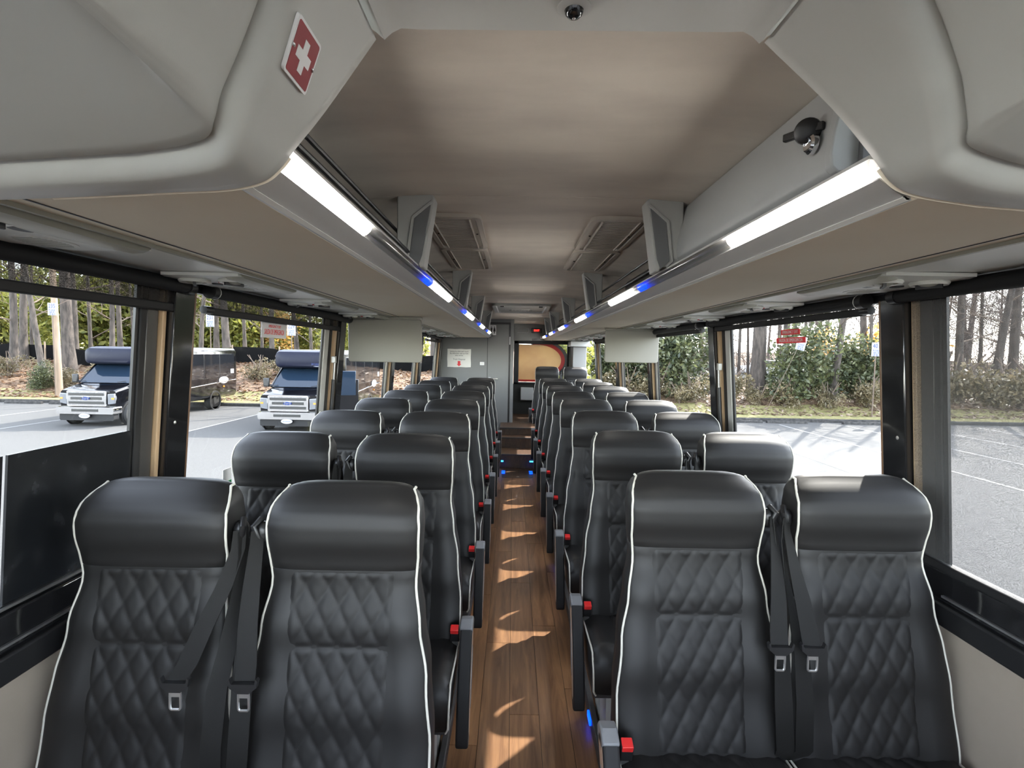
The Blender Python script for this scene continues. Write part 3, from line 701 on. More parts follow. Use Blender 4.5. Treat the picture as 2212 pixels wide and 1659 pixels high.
def belt_meshes(s, messy=0.0):      # s: side of the seat that carries the belt
    D = {}
    g = MB()
    g.tube([(s*0.170,0.0,1.035),(s*0.200,-0.018,1.040)], [0.020,0.017], 12)
    g.lathe([(0.016,-0.02),(0.019,-0.012),(0.019,0.010),(0.013,0.022),(0.004,0.026)], Matrix.Translation((s*0.208,-0.030,1.035)), 12)
    g.tube([(s*0.212,-0.045,1.022),(s*0.222,-0.052,1.055),(s*0.212,-0.030,1.068)], 0.008, 8)
    D['belt_guide'] = g.mesh('belt_guide', M_black, ang=50)
    p = [(s*0.213,-0.050,1.045),(s*0.213,-0.060,1.00),(s*(0.208-messy*0.25),-0.094,0.92),(s*(0.200-messy*0.65),-0.129,0.84),(s*(0.192-messy),-0.152,0.765),(s*(0.190-messy*1.3),-0.163,0.735)]
    wv = [(0.011,0.010,0),(0.013,0.009,0),(0.018,0.006,0),(0.022,0.002,0),(0.0235,0,0),(0.0235,0,0)]
    D['seat_belt'] = MB().ribbon(p, wv, 0.0013).mesh('seat_belt', M_belt, ang=60)
    p = [(s*0.218,-0.045,1.04),(s*0.224,-0.052,0.98),(s*0.222,-0.085,0.88),(s*0.214,-0.118,0.78),(s*0.206,-0.148,0.70),(s*0.204,-0.172,0.58),(s*0.208,-0.185,0.46),(s*0.215,-0.150,0.40)]
    wv = [(0.006,0.012,0),(0.007,0.014,0),(0.012,0.014,0),(0.017,0.010,0),(0.022,0.004,0),(0.0235,0,0),(0.0235,0,0),(0.0235,0,0)]
    D['lower_belt'] = MB().ribbon(p, wv, 0.0013).mesh('lower_belt', M_belt, ang=60)
    cx, cy_, cz = s*(0.190-messy*1.3), -0.168, 0.722
    D['tongue'] = MB().prism([(cx-0.034,cz+0.020),(cx-0.030,cz+0.024),(cx-0.026,cz+0.012),(cx+0.026,cz+0.012),(cx+0.030,cz+0.024),(cx+0.034,cz+0.020),(cx+0.031,cz+0.004),(cx+0.014,cz-0.010),(cx-0.014,cz-0.010),(cx-0.031,cz+0.004)], 'y', cy_-0.008, cy_+0.004).mesh('tongue', M_black)
    l = MB(); ri = [(cx-0.011,cz-0.008),(cx-0.012,cz-0.020),(cx-0.012,cz-0.048),(cx-0.009,cz-0.052),(cx+0.009,cz-0.052),(cx+0.012,cz-0.048),(cx+0.012,cz-0.020),(cx+0.011,cz-0.008)]
    for (a, b), (c, d) in zip(ri, ri[1:]): l.tube([(a, cy_-0.003, b), (c, cy_-0.003, d)], 0.0030, 6)
    l.box(cx-0.012, cx+0.012, cy_-0.0045, cy_-0.0015, cz-0.022, cz-0.008)
    D['latch_plate'] = l.mesh('latch_plate', M_steel)
    return D
def arm_meshes(s):      # aisle-side armrest, folded down along the seat side; s: aisle side
    D = {}; x0, x1 = (s*0.236, s*0.279)
    xa, xb = min(x0, x1), max(x0, x1)
    side_p = [(-0.135,0.485),(-0.150,0.505),(-0.185,0.510),(-0.222,0.492),(-0.262,0.425),(-0.318,0.300),(-0.352,0.185),(-0.350,0.150),(-0.325,0.140),(-0.292,0.160),(-0.250,0.270),(-0.205,0.375),(-0.150,0.440)]
    D['arm_core'] = MB().prism(side_p, 'x', xa, xb).mesh('armrest', M_blackm, ang=30)
    cap_p = [(-0.132,0.488),(-0.150,0.509),(-0.187,0.5145),(-0.224,0.497),(-0.210,0.470),(-0.150,0.462)]
    D['arm_cap'] = MB().prism(cap_p, 'x', xa-0.001, xb+0.001).mesh('armrest_cap', M_armgrey, ang=30)
    so_ = s*0.280
    ins = [(-0.155,0.480),(-0.185,0.495),(-0.215,0.475),(-0.255,0.400),(-0.305,0.290),(-0.332,0.200),(-0.318,0.175),(-0.290,0.215),(-0.245,0.320),(-0.200,0.410)]
    D['arm_side'] = MB().prism(ins, 'x', min(s*0.278, so_), max(s*0.278, so_)).mesh('armrest_side', M_armtan, ang=30)
    ov = [(-0.255+p[0]*0.9-p[1]*0.42, 0.345-p[0]*0.3+p[1]*1.0) for p in ellipse(0.017, 0.105, 24)]
    ov = [(-0.247+0.43*p[1]+p[0], 0.340+p[1]*0.95-p[0]*0.3) for p in ellipse(0.016, 0.095, 24)]
    D['arm_oval'] = MB().prism(ov, 'x', min(s*0.2795, s*0.2815), max(s*0.2795, s*0.2815)).mesh('armrest_inset', M_armgrey, ang=30)
    return D
def buckle_meshes(s):
    D = {}
    T = Matrix.Translation((s*0.215, -0.205, 0.475)) @ Matrix.Rotation(0.35, 4, 'X')
    D['buckle'] = MB().box(-0.016, 0.016, -0.012, 0.012, -0.035, 0.020, T).mesh('buckle', M_black)
    D['release_button'] = MB().box(-0.0145, 0.0145, -0.0135, 0.0135, 0.004, 0.0225, T).mesh('release_button', M_red)
    D['buckle_stalk'] = MB().box(-0.011, 0.011, -0.003, 0.003, -0.09, -0.03, T).mesh('buckle_stalk', M_steel)
    return D
SM = {'backrest': back_mesh(), 'headrest': head_mesh(), 'quilt': quilt_mesh(), 'cushion': cushion_mesh(), 'cushq': cushq_mesh(), 'pipe-1': pipe_mesh(-1), 'pipe1': pipe_mesh(1), 'cpipe-1': cushpipe_mesh(-1), 'cpipe1': cushpipe_mesh(1)}
base_me = MB().box(-0.215, 0.215, -0.40, -0.12, 0.235, 0.285).mesh('seat_frame', M_darkgrey)
leg_me = MB().box(-0.03, 0.03, -0.36, -0.24, 0.0, 0.24).mesh('leg', M_bracket)
leg2_me = MB().box(-0.03, 0.03, -0.20, -0.13, 0.0, 0.24).mesh('leg', M_bracket)
arm = {s: arm_meshes(s) for s in (-1, 1)}; bel = {(s, k): belt_meshes(s, 0.05*k) for s in (-1, 1) for k in (0, 1)}; buc = {s: buckle_meshes(s) for s in (-1, 1)}
def seat(x, y, z, aisle, inner, lbl, grp, k=0, plain=False, parts=True):
    """aisle: +1/-1 side with the armrest or 0 for a window seat; inner: side that carries the belt"""
    t = thing('coach_seat', lbl, 'seat', (x, y, z), group=grp)
    b = place('backrest', SM['backrest'], t); h = place('headrest', SM['headrest'], t)
    if not plain: place('quilted_panel', SM['quilt'], b)
    for q in (-1, 1): place('piping', SM['pipe%d' % q], b)
    c = place('cushion', SM['cushion'], t); place('cushion_quilt', SM['cushq'], c)
    for q in (-1, 1): place('cushion_piping', SM['cpipe%d' % q], c)
    place('seat_frame', base_me, t, bevel=0.006)
    D = bel[(inner, k)]
    place('belt_guide', D['belt_guide'], t); sb = place('seat_belt', D['seat_belt'], t); place('lower_belt', D['lower_belt'], t)
    place('tongue', D['tongue'], sb); place('latch_plate', D['latch_plate'], sb)
    if aisle:
        A = arm[aisle]
        ar = place('armrest', A['arm_core'], t, bevel=0.007, seg=3); place('armrest_cap', A['arm_cap'], ar, bevel=0.005); place('armrest_side', A['arm_side'], ar); place('armrest_inset', A['arm_oval'], ar)
        place('leg', leg_me, t, (aisle*0.13, 0, 0)); place('leg', leg2_me, t, (aisle*0.13, 0, 0))
        B = buc[aisle]; bu = place('buckle', B['buckle'], t, bevel=0.003); place('release_button', B['release_button'], bu, bevel=0.002); place('buckle_stalk', B['buckle_stalk'], bu)
    else:
        place('leg', leg_me, t, (inner*0.0, 0, 0))
    return t
GS = 'black coach seats in rows'
RL = [1.30]+[1.245+0.765*i for i in range(1, 8)]; RR = [1.49]+[1.44+0.765*i for i in range(1, 8)]
DZ = lambda i: -0.012 if i == 0 else 0.0
for i, y in enumerate(RL):
    zz = 0.0 if i < 7 else 0.0
    seat(-0.467, y, DZ(i), 1, -1, 'black quilted aisle seat in the %s row left of the aisle' % NROW[i], GS, k=0)
    seat(-0.937, y, DZ(i), 0, 1, 'black quilted window seat in the %s row left of the aisle' % NROW[i], GS, k=1 if i == 0 else 0)
for i, y in enumerate(RR):
    seat(0.467, y, DZ(i), -1, 1, 'black quilted aisle seat in the %s row right of the aisle' % NROW[i], GS)
    seat(0.932, y, DZ(i), 0, -1, 'black quilted window seat in the %s row right of the aisle' % NROW[i], GS)
seat(0.475, 8.2, 0.118, -1, 1, 'black aisle seat of the raised last row beside the rear window', GS)
seat(0.925, 8.25, 0.118, 0, -1, 'black corner seat of the raised last row at the rear right', GS)
# floor tracks along the aisle edges
for s, nm in ((-1, 'left'), (1, 'right')):
    m = MB().box(s*0.285-0.012, s*0.285+0.012, 0.2, 6.5, 0.0005, 0.055).build('trim', M_darkgrey, bevel=0.004); trim(m)
    for k in ((1, 3, 5) if s > 0 else ()):
        y = RR[k]-0.22
        MB().box(s*0.297-s*0.028-0.004, s*0.297-s*0.028+0.004, y-0.03, y+0.03, 0.02, 0.045).build('aisle_light', M_ledb, m, bevel=0.002)
# ------------------------------------------------------------------ rear of the coach: toilet cabin, door, rear wall and window
wr = struct(MB().box(-1.20, -0.455, Y_TOILET, Y_TOILET+0.03, 0.0, 1.99).build('wall_rear_left', M_toilet, smooth=False))
MB().box(-1.205, -1.14, Y_TOILET-0.05, Y_TOILET+0.002, 0.0, 1.70).build('corner_panel', M_toilet, wr)
struct(MB().box(-0.105, -0.055, Y_TOILET-0.005, Y_END, 0.0, 1.99).build('wall_cabin_side', M_toilet, bevel=0.004))
hd = MB().box(-0.455, -0.055, Y_TOILET-0.004, Y_TOILET+0.03, 1.935, 1.99).build('trim', M_inset); trim(hd)
d1 = struct(MB().box(-0.447, -0.130, Y_TOILET-0.008, Y_TOILET+0.025, 0.02, 1.905).build('door_1', M_toilet, bevel=0.003))
MB().box(-0.456, -0.104, Y_TOILET+0.005, Y_TOILET+0.02, 0.0, 1.935).build('door_gap', M_black, d1)
MB().box(-0.130, -0.118, Y_TOILET-0.010, Y_TOILET+0.01, 0.02, 1.915).build('seal', M_black, d1)
MB().box(-0.447, -0.118, Y_TOILET-0.010, Y_TOILET+0.01, 1.905, 1.917).build('seal', M_black, d1)
MB().box(-0.122, -0.108, Y_TOILET-0.016, Y_TOILET-0.006, 1.60, 1.72).build('hinge', M_white, d1, bevel=0.003)
hn = MB().lathe([(0.022,0),(0.022,0.008),(0.012,0.012),(0.010,0.04),(0.002,0.042)], Matrix.Translation((-0.41, Y_TOILET-0.008, 1.085)) @ Matrix.Rotation(PI/2, 4, 'X'), 16).build('handle', M_steel, d1)
MB().tube([(-0.41, Y_TOILET-0.044, 1.085), (-0.36, Y_TOILET-0.05, 1.083), (-0.285, Y_TOILET-0.048, 1.082)], 0.008, 8).build('lever', M_steel, hn)
# toilet sign with two figures
ts = thing('toilet_sign', 'white toilet sign with two black figures on the cabin door', 'sign', (-0.372, Y_TOILET-0.009, 1.815))
MB().prism(rrect(0.048, 0.075, 0.006), 'y', -0.003, 0.0).build('plate', M_white, ts)
for x, sk in ((-0.022, 0), (0.022, 1)):
    m = MB(); m.prism([(x+a, 0.045+b) for a, b in ellipse(0.008, 0.008, 12)], 'y', -0.0042, -0.003)
    body = [(x-0.013,0.034),(x+0.013,0.034),(x+0.013,-0.005),(x+0.008,-0.008),(x+0.007,-0.052),(x-0.007,-0.052),(x-0.008,-0.008),(x-0.013,-0.005)] if not sk else [(x-0.010,0.034),(x+0.010,0.034),(x+0.018,-0.020),(x+0.006,-0.022),(x+0.006,-0.052),(x-0.006,-0.052),(x-0.006,-0.022),(x-0.018,-0.020)]
    m.prism(body, 'y', -0.0042, -0.003); m.build('figure', M_ink, ts)
# notice with red arrow
nt_ = thing('notice', 'white paper notice with printed lines and a red down arrow on the toilet wall', 'notice', (-0.878, Y_TOILET-0.004, 1.385))
MB().grid(lambda u, v: Vector((-0.178+0.356*u+0.002*math.sin(9*v), -0.002-0.003*math.sin(3*u+5*v)**2, -0.137+0.274*v+0.002*math.sin(14*u))), 10, 8).build('sheet', M_paper, nt_)
for tx, z, sz in (('Leaving bus after each trip &', 0.100, 0.030), ('Bus Attendant: take up trash', 0.070, 0.030), ('after service', 0.040, 0.030), ('Trash Disposal', -0.018, 0.034)):
    place('lettering', text_mesh(tx, sz, M_ink, squeeze=0.80 if sz < 0.033 else 0.9), nt_, (0, -0.0062, z), FACE_CAM)
MB().prism([(-0.020,-0.045),(0.020,-0.045),(0.020,-0.090),(0.036,-0.090),(0.0,-0.125),(-0.036,-0.090),(-0.020,-0.090)], 'y', -0.007, -0.0055).build('arrow', M_redsheet, nt_)
sw = thing('light_switch', 'small white switch plate beside the toilet door', 'switch', (-0.530, Y_TOILET-0.002, 1.308))
MB().prism(rrect(0.033, 0.024, 0.004), 'y', -0.008, 0.0).build('plate', M_white, sw, bevel=0.002)
MB().prism(rrect(0.018, 0.011, 0.003), 'y', -0.011, -0.008).build('rocker', M_railtrim, sw)
# rear wall with window
YR = Y_END
m = MB(); m.box(-0.06, 1.2, YR, YR+0.05, 1.685, 2.0); m.box(0.905, 1.2, YR, YR+0.05, 0.0, 1.685)
rw = struct(m.build('wall_rear', M_reargrey, smooth=False))
m = MB(); m.box(-0.06, 0.905, YR, YR+0.05, 0.0, 0.945); m.build('lower_panel', M_darkwall, rw)
MB().box(0.93, 1.16, YR-0.35, YR, 0.6, 1.60).build('corner_box', M_reargrey, rw, bevel=0.01)
MB().box(0.88, 1.20, YR-0.42, YR, 1.60, 1.69).build('corner_shelf', M_bin, rw, bevel=0.01)
MB().tube([(0.0,YR-0.004,1.905),(0.17,YR-0.004,1.905),(0.20,YR-0.004,1.895),(0.205,YR-0.004,1.86),(0.19,YR-0.004,1.835),(0.0,YR-0.004,1.83)], 0.003, 5).build('access_outline', M_bracket, rw)
gb = MB().box(0.075, 0.30, YR-0.06, YR, 0.66, 0.885).build('grey_box', M_bracket, rw, bevel=0.012)
wf = MB()
for a in ((-0.05, 0.905, 1.635, 1.69), (-0.05, 0.905, 0.94, 0.975), (-0.05, 0.035, 0.94, 1.69), (0.87, 0.905, 0.94, 1.69)): wf.box(a[0], a[1], YR-0.03, YR+0.03, a[2], a[3])
wf = struct(wf.build('window_%d' % (WN+1), M_blackm, bevel=0.008))
MB().add([(0.03,YR,0.97),(0.88,YR,0.97),(0.88,YR,1.64),(0.03,YR,1.64)], [(0,1,2,3)]).build('pane', M_glass, wf, recalc=False)
M_tanfilm = leaf_mat('tan_film', (0.34,0.235,0.135), (0.42,0.32,0.19), 0.5); M_redfilm = leaf_mat('red_film', (0.26,0.018,0.018), (0.32,0.03,0.025), 0.4)
film = thing('window_film', 'tan printed film with a curved red and black border on the rear window', 'window film', (0, YR-0.006, 0))
def arcp(off):
    cx, cz = 0.33, 1.36; pts = []
    for k in range(19):
        a = math.radians(100-150*k/18); pts.append((cx+(0.43+off)*math.cos(a)+0.02, cz+(0.275+off*0.9)*math.sin(a)))
    return pts
A0, A1, A2 = arcp(-0.01), arcp(0.055), arcp(0.11)
MB().prism([(0.035,1.63)]+A0+[(0.50,1.02),(0.035,1.02)], 'y', 0.0, 0.001).build('tan_field', M_tanfilm, film, recalc=True)
for nm, I, O, mt in (('red_band', A0, A1, M_redfilm), ('black_band', A1, A2, M_black)):
    MB().loft([[(a[0],0.0,a[1]),(b[0],0.0,b[1]),(b[0],0.001,b[1]),(a[0],0.001,a[1])] for a, b in zip(I, O)]).build(nm, mt, film)
MB().box(0.036, 0.50, 0.0, 0.001, 0.985, 1.02).build('red_strip', M_redfilm, film)
ex_ = thing('exit_display', 'black panel with glowing red display above the rear window', 'display', (0.337, YR-0.002, 1.868))
MB().prism(rrect(0.090, 0.042, 0.012), 'y', -0.02, 0.0).build('housing', M_black, ex_, bevel=0.004)
MB().box(-0.062, 0.062, -0.0215, -0.02, -0.020, 0.020).build('display', M_redsign, ex_)
place('lettering', text_mesh('EXIT', 0.045, M_redglow, 0.0006), ex_, (0, -0.0225, 0.0), FACE_CAM)
nn = thing('rear_notice', 'small pale notice on the rear wall under the red display', 'notice', (0.50, YR-0.002, 1.735))
MB().box(-0.10, 0.10, -0.002, 0.0, -0.042, 0.042).build('sheet', M_paper, nn)
for k, tx in enumerate(('EMERGENCY EXIT', 'PUSH WINDOW OUT')): place('lettering', text_mesh(tx, 0.022, M_redsheet), nn, (0, -0.0026, 0.016-0.03*k), FACE_CAM)

# ------------------------------------------------------------------ dark lower panes at the front left window, stickers, tags
pp = thing('privacy_panel', 'dark dusty lower panel in the front left window with a bright gap', 'panel')
for k, (a, b) in enumerate(((0.10, 1.130), (1.142, 1.515))):
    m = MB(); lean(m, -1, 0.004, 0.010, a, b, 0.884, 1.232); m.build('dark_pane', mat('dusty_black', (0.010,0.011,0.013), 0.25, noise=(16, (0.030,0.032,0.036), 0.55, 0.75)) if k == 0 else MATS['dusty_black'], pp)
def sticker(name, lbl, s, y, z, hw, hh, lines, back, ink, tilt=0.0):
    a = math.atan(0.08)
    t = thing(name, lbl, 'sticker', (s*(XW(z)-0.003), y, z))
    # local x along +y (as read from inside on the left) or -y (right)
    xv = Vector((0, 1, 0)) if s < 0 else Vector((0, -1, 0)); zv = Vector((-s*0.08, 0, 1)).normalized(); nv = xv.cross(zv)
    t.matrix_world = Matrix(((xv.x, zv.x, nv.x, t.location.x), (xv.y, zv.y, nv.y, y), (xv.z, zv.z, nv.z, z), (0,0,0,1)))
    for (x0, x1, y0, y1, mt) in back: MB().box(x0, x1, y0, y1, -0.0004, 0.0004).build('sheet', mt, t)
    for tx, sz, yy, sq, mt in lines: place('lettering', text_mesh(tx, sz, mt, 0.0003, squeeze=sq), t, (0, yy, 0.0008))
    return t
sticker('exit_sticker', 'white emergency exit sticker with red lettering on the second left window', -1, 2.40, 1.562, 0.13, 0.03,
        [('EMERGENCY EXIT', 0.018, 0.018, 0.85, M_redsheet), ('SALIDA DE EMERGENCIA', 0.034, -0.008, 0.52, M_redsheet)], [(-0.125, 0.125, -0.034, 0.034, M_clearsheet)], None)
sticker('exit_sticker', 'red emergency exit sticker in two bands on the second right window', 1, 2.30, 1.574, 0.13, 0.03,
        [('EMERGENCY EXIT', 0.019, 0.0185, 0.85, M_clearsheet), ('SALIDA DE EMERGENCIA', 0.022, -0.0175, 0.8, M_clearsheet)], [(-0.078, 0.078, 0.007, 0.031, M_redsheet), (-0.120, 0.120, -0.030, -0.005, M_redsheet)], None)
for s, y, nm in ((-1, 2.955, 'left'), (1, 2.40, 'right')):
    m = MB(); lean(m, s, 0.02, 0.028, y, y+0.03, 0.96, 1.06); o = m.build('release_tag', M_yellow, bevel=0.002); tag(o, 'yellow emergency release tag at the edge of the second %s window' % nm, 'tag')
tg = thing('window_label', 'small white and green label at the bottom of the second left window', 'sticker', (-1.19, 2.035, 0.955))
m = MB(); m.box(-0.001, 0.001, -0.03, 0.03, -0.035, 0.045); m.build('sheet', M_white, tg); MB().box(0.001, 0.0016, -0.03, 0.03, -0.035, -0.005).build('green_band', M_green, tg)
# ------------------------------------------------------------------ outside: lot, kerb, banks
G = -1.45
def smooth(a, b, x):
    t = min(1.0, max(0.0, (x-a)/(b-a))); return t*t*(3-2*t)
def lerp_t(T, y):
    if y <= T[0][0]: return T[0][1]
    for (a, b), (c, d) in zip(T, T[1:]):
        if y <= c: return b+(d-b)*(y-a)/(c-a)
    return T[-1][1]
HL = [(26.0,G+0.14),(27.2,G+0.25),(33,0.35),(38,0.8),(60,1.2),(120,3.0)]
HR = [(23.6,G+0.14),(24.6,G+0.25),(27,-0.50),(31,-0.55),(38,-0.35),(60,0.35),(120,2.5)]
def hgt(x, y):
    f = smooth(-3, 4, x); yk = 26.0*(1-f)+23.6*f
    z = lerp_t(HL, y+26-yk)*(1-f)+lerp_t(HR, y-23.6+yk if False else y+23.6-yk)*f
    k = smooth(yk+0.6, yk+3, y)
    return z+k*(0.12*math.sin(x*0.9+y*0.5)+0.10*math.sin(x*0.37-y*1.1)+0.05*math.sin(2.3*x+1.7*y))
M_asph = mat('asphalt', (0.060,0.060,0.058), 0.85, noise=(55, (0.092,0.090,0.088)), spec=0.12, bump=(160, 0.5, 0.01))
M_line = mat('paint_line', (0.20,0.20,0.195), 0.8, noise=(40, (0.13,0.13,0.127), 0.45, 0.7))
M_litter = mat('leaf_litter_ground', (0.08,0.046,0.026), 0.95, noise=(2.8, (0.19,0.124,0.073), 0.35, 0.62), bump=(14, 1.0, 0.08))
M_grass = mat('winter_grass', (0.14,0.135,0.045), 0.95, noise=(6, (0.23,0.195,0.085)), bump=(60, 0.8, 0.03))
M_kerb = mat('kerb_concrete', (0.03,0.029,0.029), 0.8, noise=(9, (0.06,0.058,0.056)), spec=0.1)
lot = struct(MB().add([(-90,-60,G),(90,-60,G),(90,27.5,G),(-90,27.5,G)], [(0,1,2,3)]).build('parking_lot', M_asph, smooth=False))
for x, a, b in ((8.7,11,22.5),(11.6,8,22.5),(14.5,8,22.5),(17.4,8,22.5),(20.3,8,22.5),(5.2,9,20),(-5.0,12,24),(-11.3,12,24.5),(-17.7,12,24.5),(-20.9,12,24.5)):
    MB().add([(x-0.05,a,G+0.006),(x+0.05,a,G+0.006),(x+0.05,b,G+0.006),(x-0.05,b,G+0.006)], [(0,1,2,3)]).build('parking_line', M_line, lot)
def yk(x): f = smooth(-3, 4, x); return 26.0*(1-f)+23.6*f
xs_ = [-75+1.25*i for i in range(121)]
m = MB(); m.loft([[(x, yk(x)-0.09, G-0.05), (x, yk(x)-0.09, G+0.13), (x, yk(x)-0.05, G+0.15), (x, yk(x)+0.09, G+0.15), (x, yk(x)+0.09, G-0.05)] for x in xs_])
kerb = struct(m.build('kerb', M_kerb, ang=30))
MB().grid(lambda u, v: Vector((-75+150*u, yk(-75+150*u)+0.05+1.9*v, hgt(-75+150*u, yk(-75+150*u)+0.05+1.9*v)+0.012)), 150, 4).build('grass_strip', M_grass, kerb, recalc=False)
bank = struct(MB().grid(lambda u, v: Vector((-75+150*u, yk(-75+150*u)+0.05+95*v**1.8, hgt(-75+150*u, yk(-75+150*u)+0.05+95*v**1.8))), 170, 80).build('wooded_bank', M_litter, recalc=False))
for k, x in enumerate((-24.2, -22.0, 12.2, 15.6, 10.2)):
    o = MB().prism([(-0.09,0),(0.09,0),(0.06,0.12),(-0.06,0.12)], 'x', -0.9, 0.9).build('wheel_stop', M_kerb, bevel=0.01); o.location = (x, yk(x)-0.55, G)
    tag(o, 'low concrete wheel stop by the kerb, '+('farthest left', 'near the utility pole', 'in front of the thick trunk', 'near the sign numbered 401', 'left of the thick trunk')[k], 'wheel stop', 'wheel stops along the kerb')
# fallen leaves: uncountable
def leaf_scatter(name, n, box, mats, size, seed, lbl):
    r = random.Random(seed); m = MB()
    for i in range(n):
        x = r.uniform(box[0], box[1]); y = yk(x)+0.6+r.random()**1.3*box[2]; s_ = r.uniform(*size); a = r.uniform(0, 6.28); t1, t2 = r.uniform(-.6,.6), r.uniform(-.6,.6)
        z = hgt(x, y)+0.03; u = Vector((math.cos(a), math.sin(a), t1))*s_; v = Vector((-math.sin(a), math.cos(a), t2))*s_*0.7; c_ = Vector((x, y, z))
        m.add([c_-u, c_+v*0.8, c_+u, c_-v*0.8], [(0,1,2,3)])
    o = m.build(name, mats, smooth=False, recalc=False); return tag(o, lbl, 'leaves', kind='stuff')
M_dead = leaf_mat('dead_leaf', (0.10,0.05,0.025), (0.28,0.17,0.10), 0.25)
leaf_scatter('fallen_leaves', 9000, (-36, -4, 8), M_dead, (0.06, 0.15), 3, 'brown fallen leaves covering the bank behind the parked shuttle buses')
leaf_scatter('fallen_leaves', 7000, (4, 34, 6), leaf_mat('pale_leaf', (0.15,0.10,0.065), (0.34,0.26,0.20), 0.3), (0.05, 0.13), 5, 'pale fallen leaves on the verge beyond the right windows')

# ------------------------------------------------------------------ woodland
M_bark = mat('grey_bark', (0.034,0.028,0.024), 0.95, noise=(7, (0.085,0.069,0.058)), bump=(22, 1.0, 0.03), stretch=(1,1,0.25))
M_twig = mat('twig_bark', (0.12,0.09,0.07), 0.95)
M_pole = mat('pole_wood', (0.20,0.145,0.10), 0.9, noise=(9, (0.27,0.20,0.145)), stretch=(1,1,0.12))
def grow(m, p, d, L, r, lv, rnd, spread):
    k = 3; pts = [p]; q = p.copy(); dd = d.copy()
    for i in range(k):
        dd = (dd+Vector((rnd.uniform(-.18,.18), rnd.uniform(-.18,.18), rnd.uniform(-.05,.16)))).normalized(); q = q+dd*L/k; pts.append(q.copy())
    m.tube(pts, [r*(1-0.6*i/k) for i in range(k+1)], 5 if lv > 1 else 3, caps=False)
    if lv <= 0: return
    for j in range(rnd.choice((2, 3, 3)) if lv > 1 else 3):
        f = rnd.uniform(0.35, 1.0); i = min(k-1, int(f*k)); base = pts[i].lerp(pts[i+1], f*k-i)
        a = rnd.uniform(0, 6.28); nd = (dd+spread*Vector((math.cos(a), math.sin(a), rnd.uniform(-.2,.5)))).normalized()
        grow(m, base, nd, L*rnd.uniform(0.5, 0.75), r*0.45, lv-1, rnd, spread)
def tree_meshes(h, r, seed, lv=3, nb=9, low=0.25, lean_=0.0):
    rnd = random.Random(seed); pts = []; a = rnd.uniform(0, 6.28)
    for i in range(9):
        f = i/8; pts.append(Vector((lean_*h*f+0.12*math.sin(3*f+a)*(h/10), 0.10*math.sin(4*f+2*a)*(h/10), -0.25+h*f)))
    rad = [r*(1.35 if i == 0 else 1.0-0.085*i) for i in range(9)]
    t = MB().tube(pts, rad, 10).mesh('trunk', M_bark, ang=60)
    b = MB()
    for j in range(nb):
        f = low+(0.95-low)*j/nb+rnd.uniform(0, 0.05); k = min(7, int(f*8)); base = pts[k].lerp(pts[k+1], f*8-k); an = rnd.uniform(0, 6.28)
        grow(b, base, Vector((math.cos(an), math.sin(an), rnd.uniform(0.1, 0.7))).normalized(), h*rnd.uniform(0.13, 0.24), max(0.018, r*0.26*(1-f*0.5)), lv, rnd, 0.9)
    return t, b.mesh('branches', M_twig, smooth=False, recalc=False)
def put_tree(tm, x, y, lbl, group, sc=1.0, rot=0.0, name='bare_tree', cat='tree'):
    t = thing(name, lbl, cat, (x, y, hgt(x, y)), (0, 0, rot), group); t.scale = (sc, sc, sc)
    place('trunk', tm[0], t); place('branches', tm[1], t); return t
def PX(px, y): return (px-1109)/1120*y-0.059
thin = [tree_meshes(11, 0.11, 100+i, 3, 10, 0.12) for i in range(3)]
mid = [tree_meshes(13, 0.20, 200+i, 3, 9, 0.22, lean_=0.03*i) for i in range(3)]
big = [tree_meshes(16, 0.36, 300+i, 3, 8, 0.30) for i in range(2)]
def wname(px):
    for a, n_ in ((300,'front left window'),(735,'second left window'),(835,'third left window'),(905,'fourth left window'),(1000,'last left window'),(1240,'rear window'),(1345,'last right window'),(1405,'fourth right window'),(1548,'third right window'),(1955,'second right window')):
        if px < a: return n_
    return 'blind-covered front right window'
ORD = NROW+['twelfth','thirteenth','fourteenth','fifteenth','sixteenth','seventeenth','eighteenth','nineteenth','twentieth','twenty-first','twenty-second','twenty-third','twenty-fourth','twenty-fifth','twenty-sixth']
def nth_label(what, rows, i):      # rows: tuples starting with the picture column
    px = rows[i][0]; same = sorted(r[0] for r in rows if wname(r[0]) == wname(px))
    return '%s, %s from the left beyond the %s' % (what, ORD[same.index(px)], wname(px))
GT = 'bare woodland trees'
LBT = 'leafless grey tree standing in the woods beyond the lot'
TREES = ((22,31,1,1.1),(52,33,1,1.2),(75,36,0,1),(160,34.5,1,1),(200,36,0,1.2),(240,34.2,1,0.9),(263,36,1,0.9),(285,40,0,1),(-40,33,1,1),(340,38,1,1),(372,34,0,1),
        (437,33.8,1,0.8),(470,39,1,1.1),(498,34.5,1,1.3),(527,38,0,1.2),(562,36,0,1),(592,34.2,1,0.9),(640,41,1,1),(668,36,0,1.1),(705,38,1,1),(760,35,1,1),(800,40,1,1.2),(850,36,0,1.2),(900,38,1,1),(940,34,1,1),
        (1010,32,1,1),(1090,30,1,1),(1225,31,1,1),(1262,36,0,1.2),(1305,30,0,1),(1330,34,1,1),(1385,40,1,1),(1445,38,0,1),(1510,42,1,1),(1532,29,1,0.8),(1600,28.5,0,0.9),(1612,29,0,0.8),
        (1760,38,1,0.9),(1860,31,1,1.1),(1880,27.5,0,1),(1935,29,1,1),(1985,32,1,1.2),(2075,29,1,1.1),(2108,33,0,1.2),(2150,28,1,1),(2195,30,1,1.3),(2260,31,1,1.1))
for i, (px, y, kind, sc) in enumerate(TREES):
    k = (thin, mid, big)[kind]; put_tree(k[i % len(k)], PX(px, y), y, nth_label('leafless grey tree', TREES, i), GT, sc, rot=i*1.7)
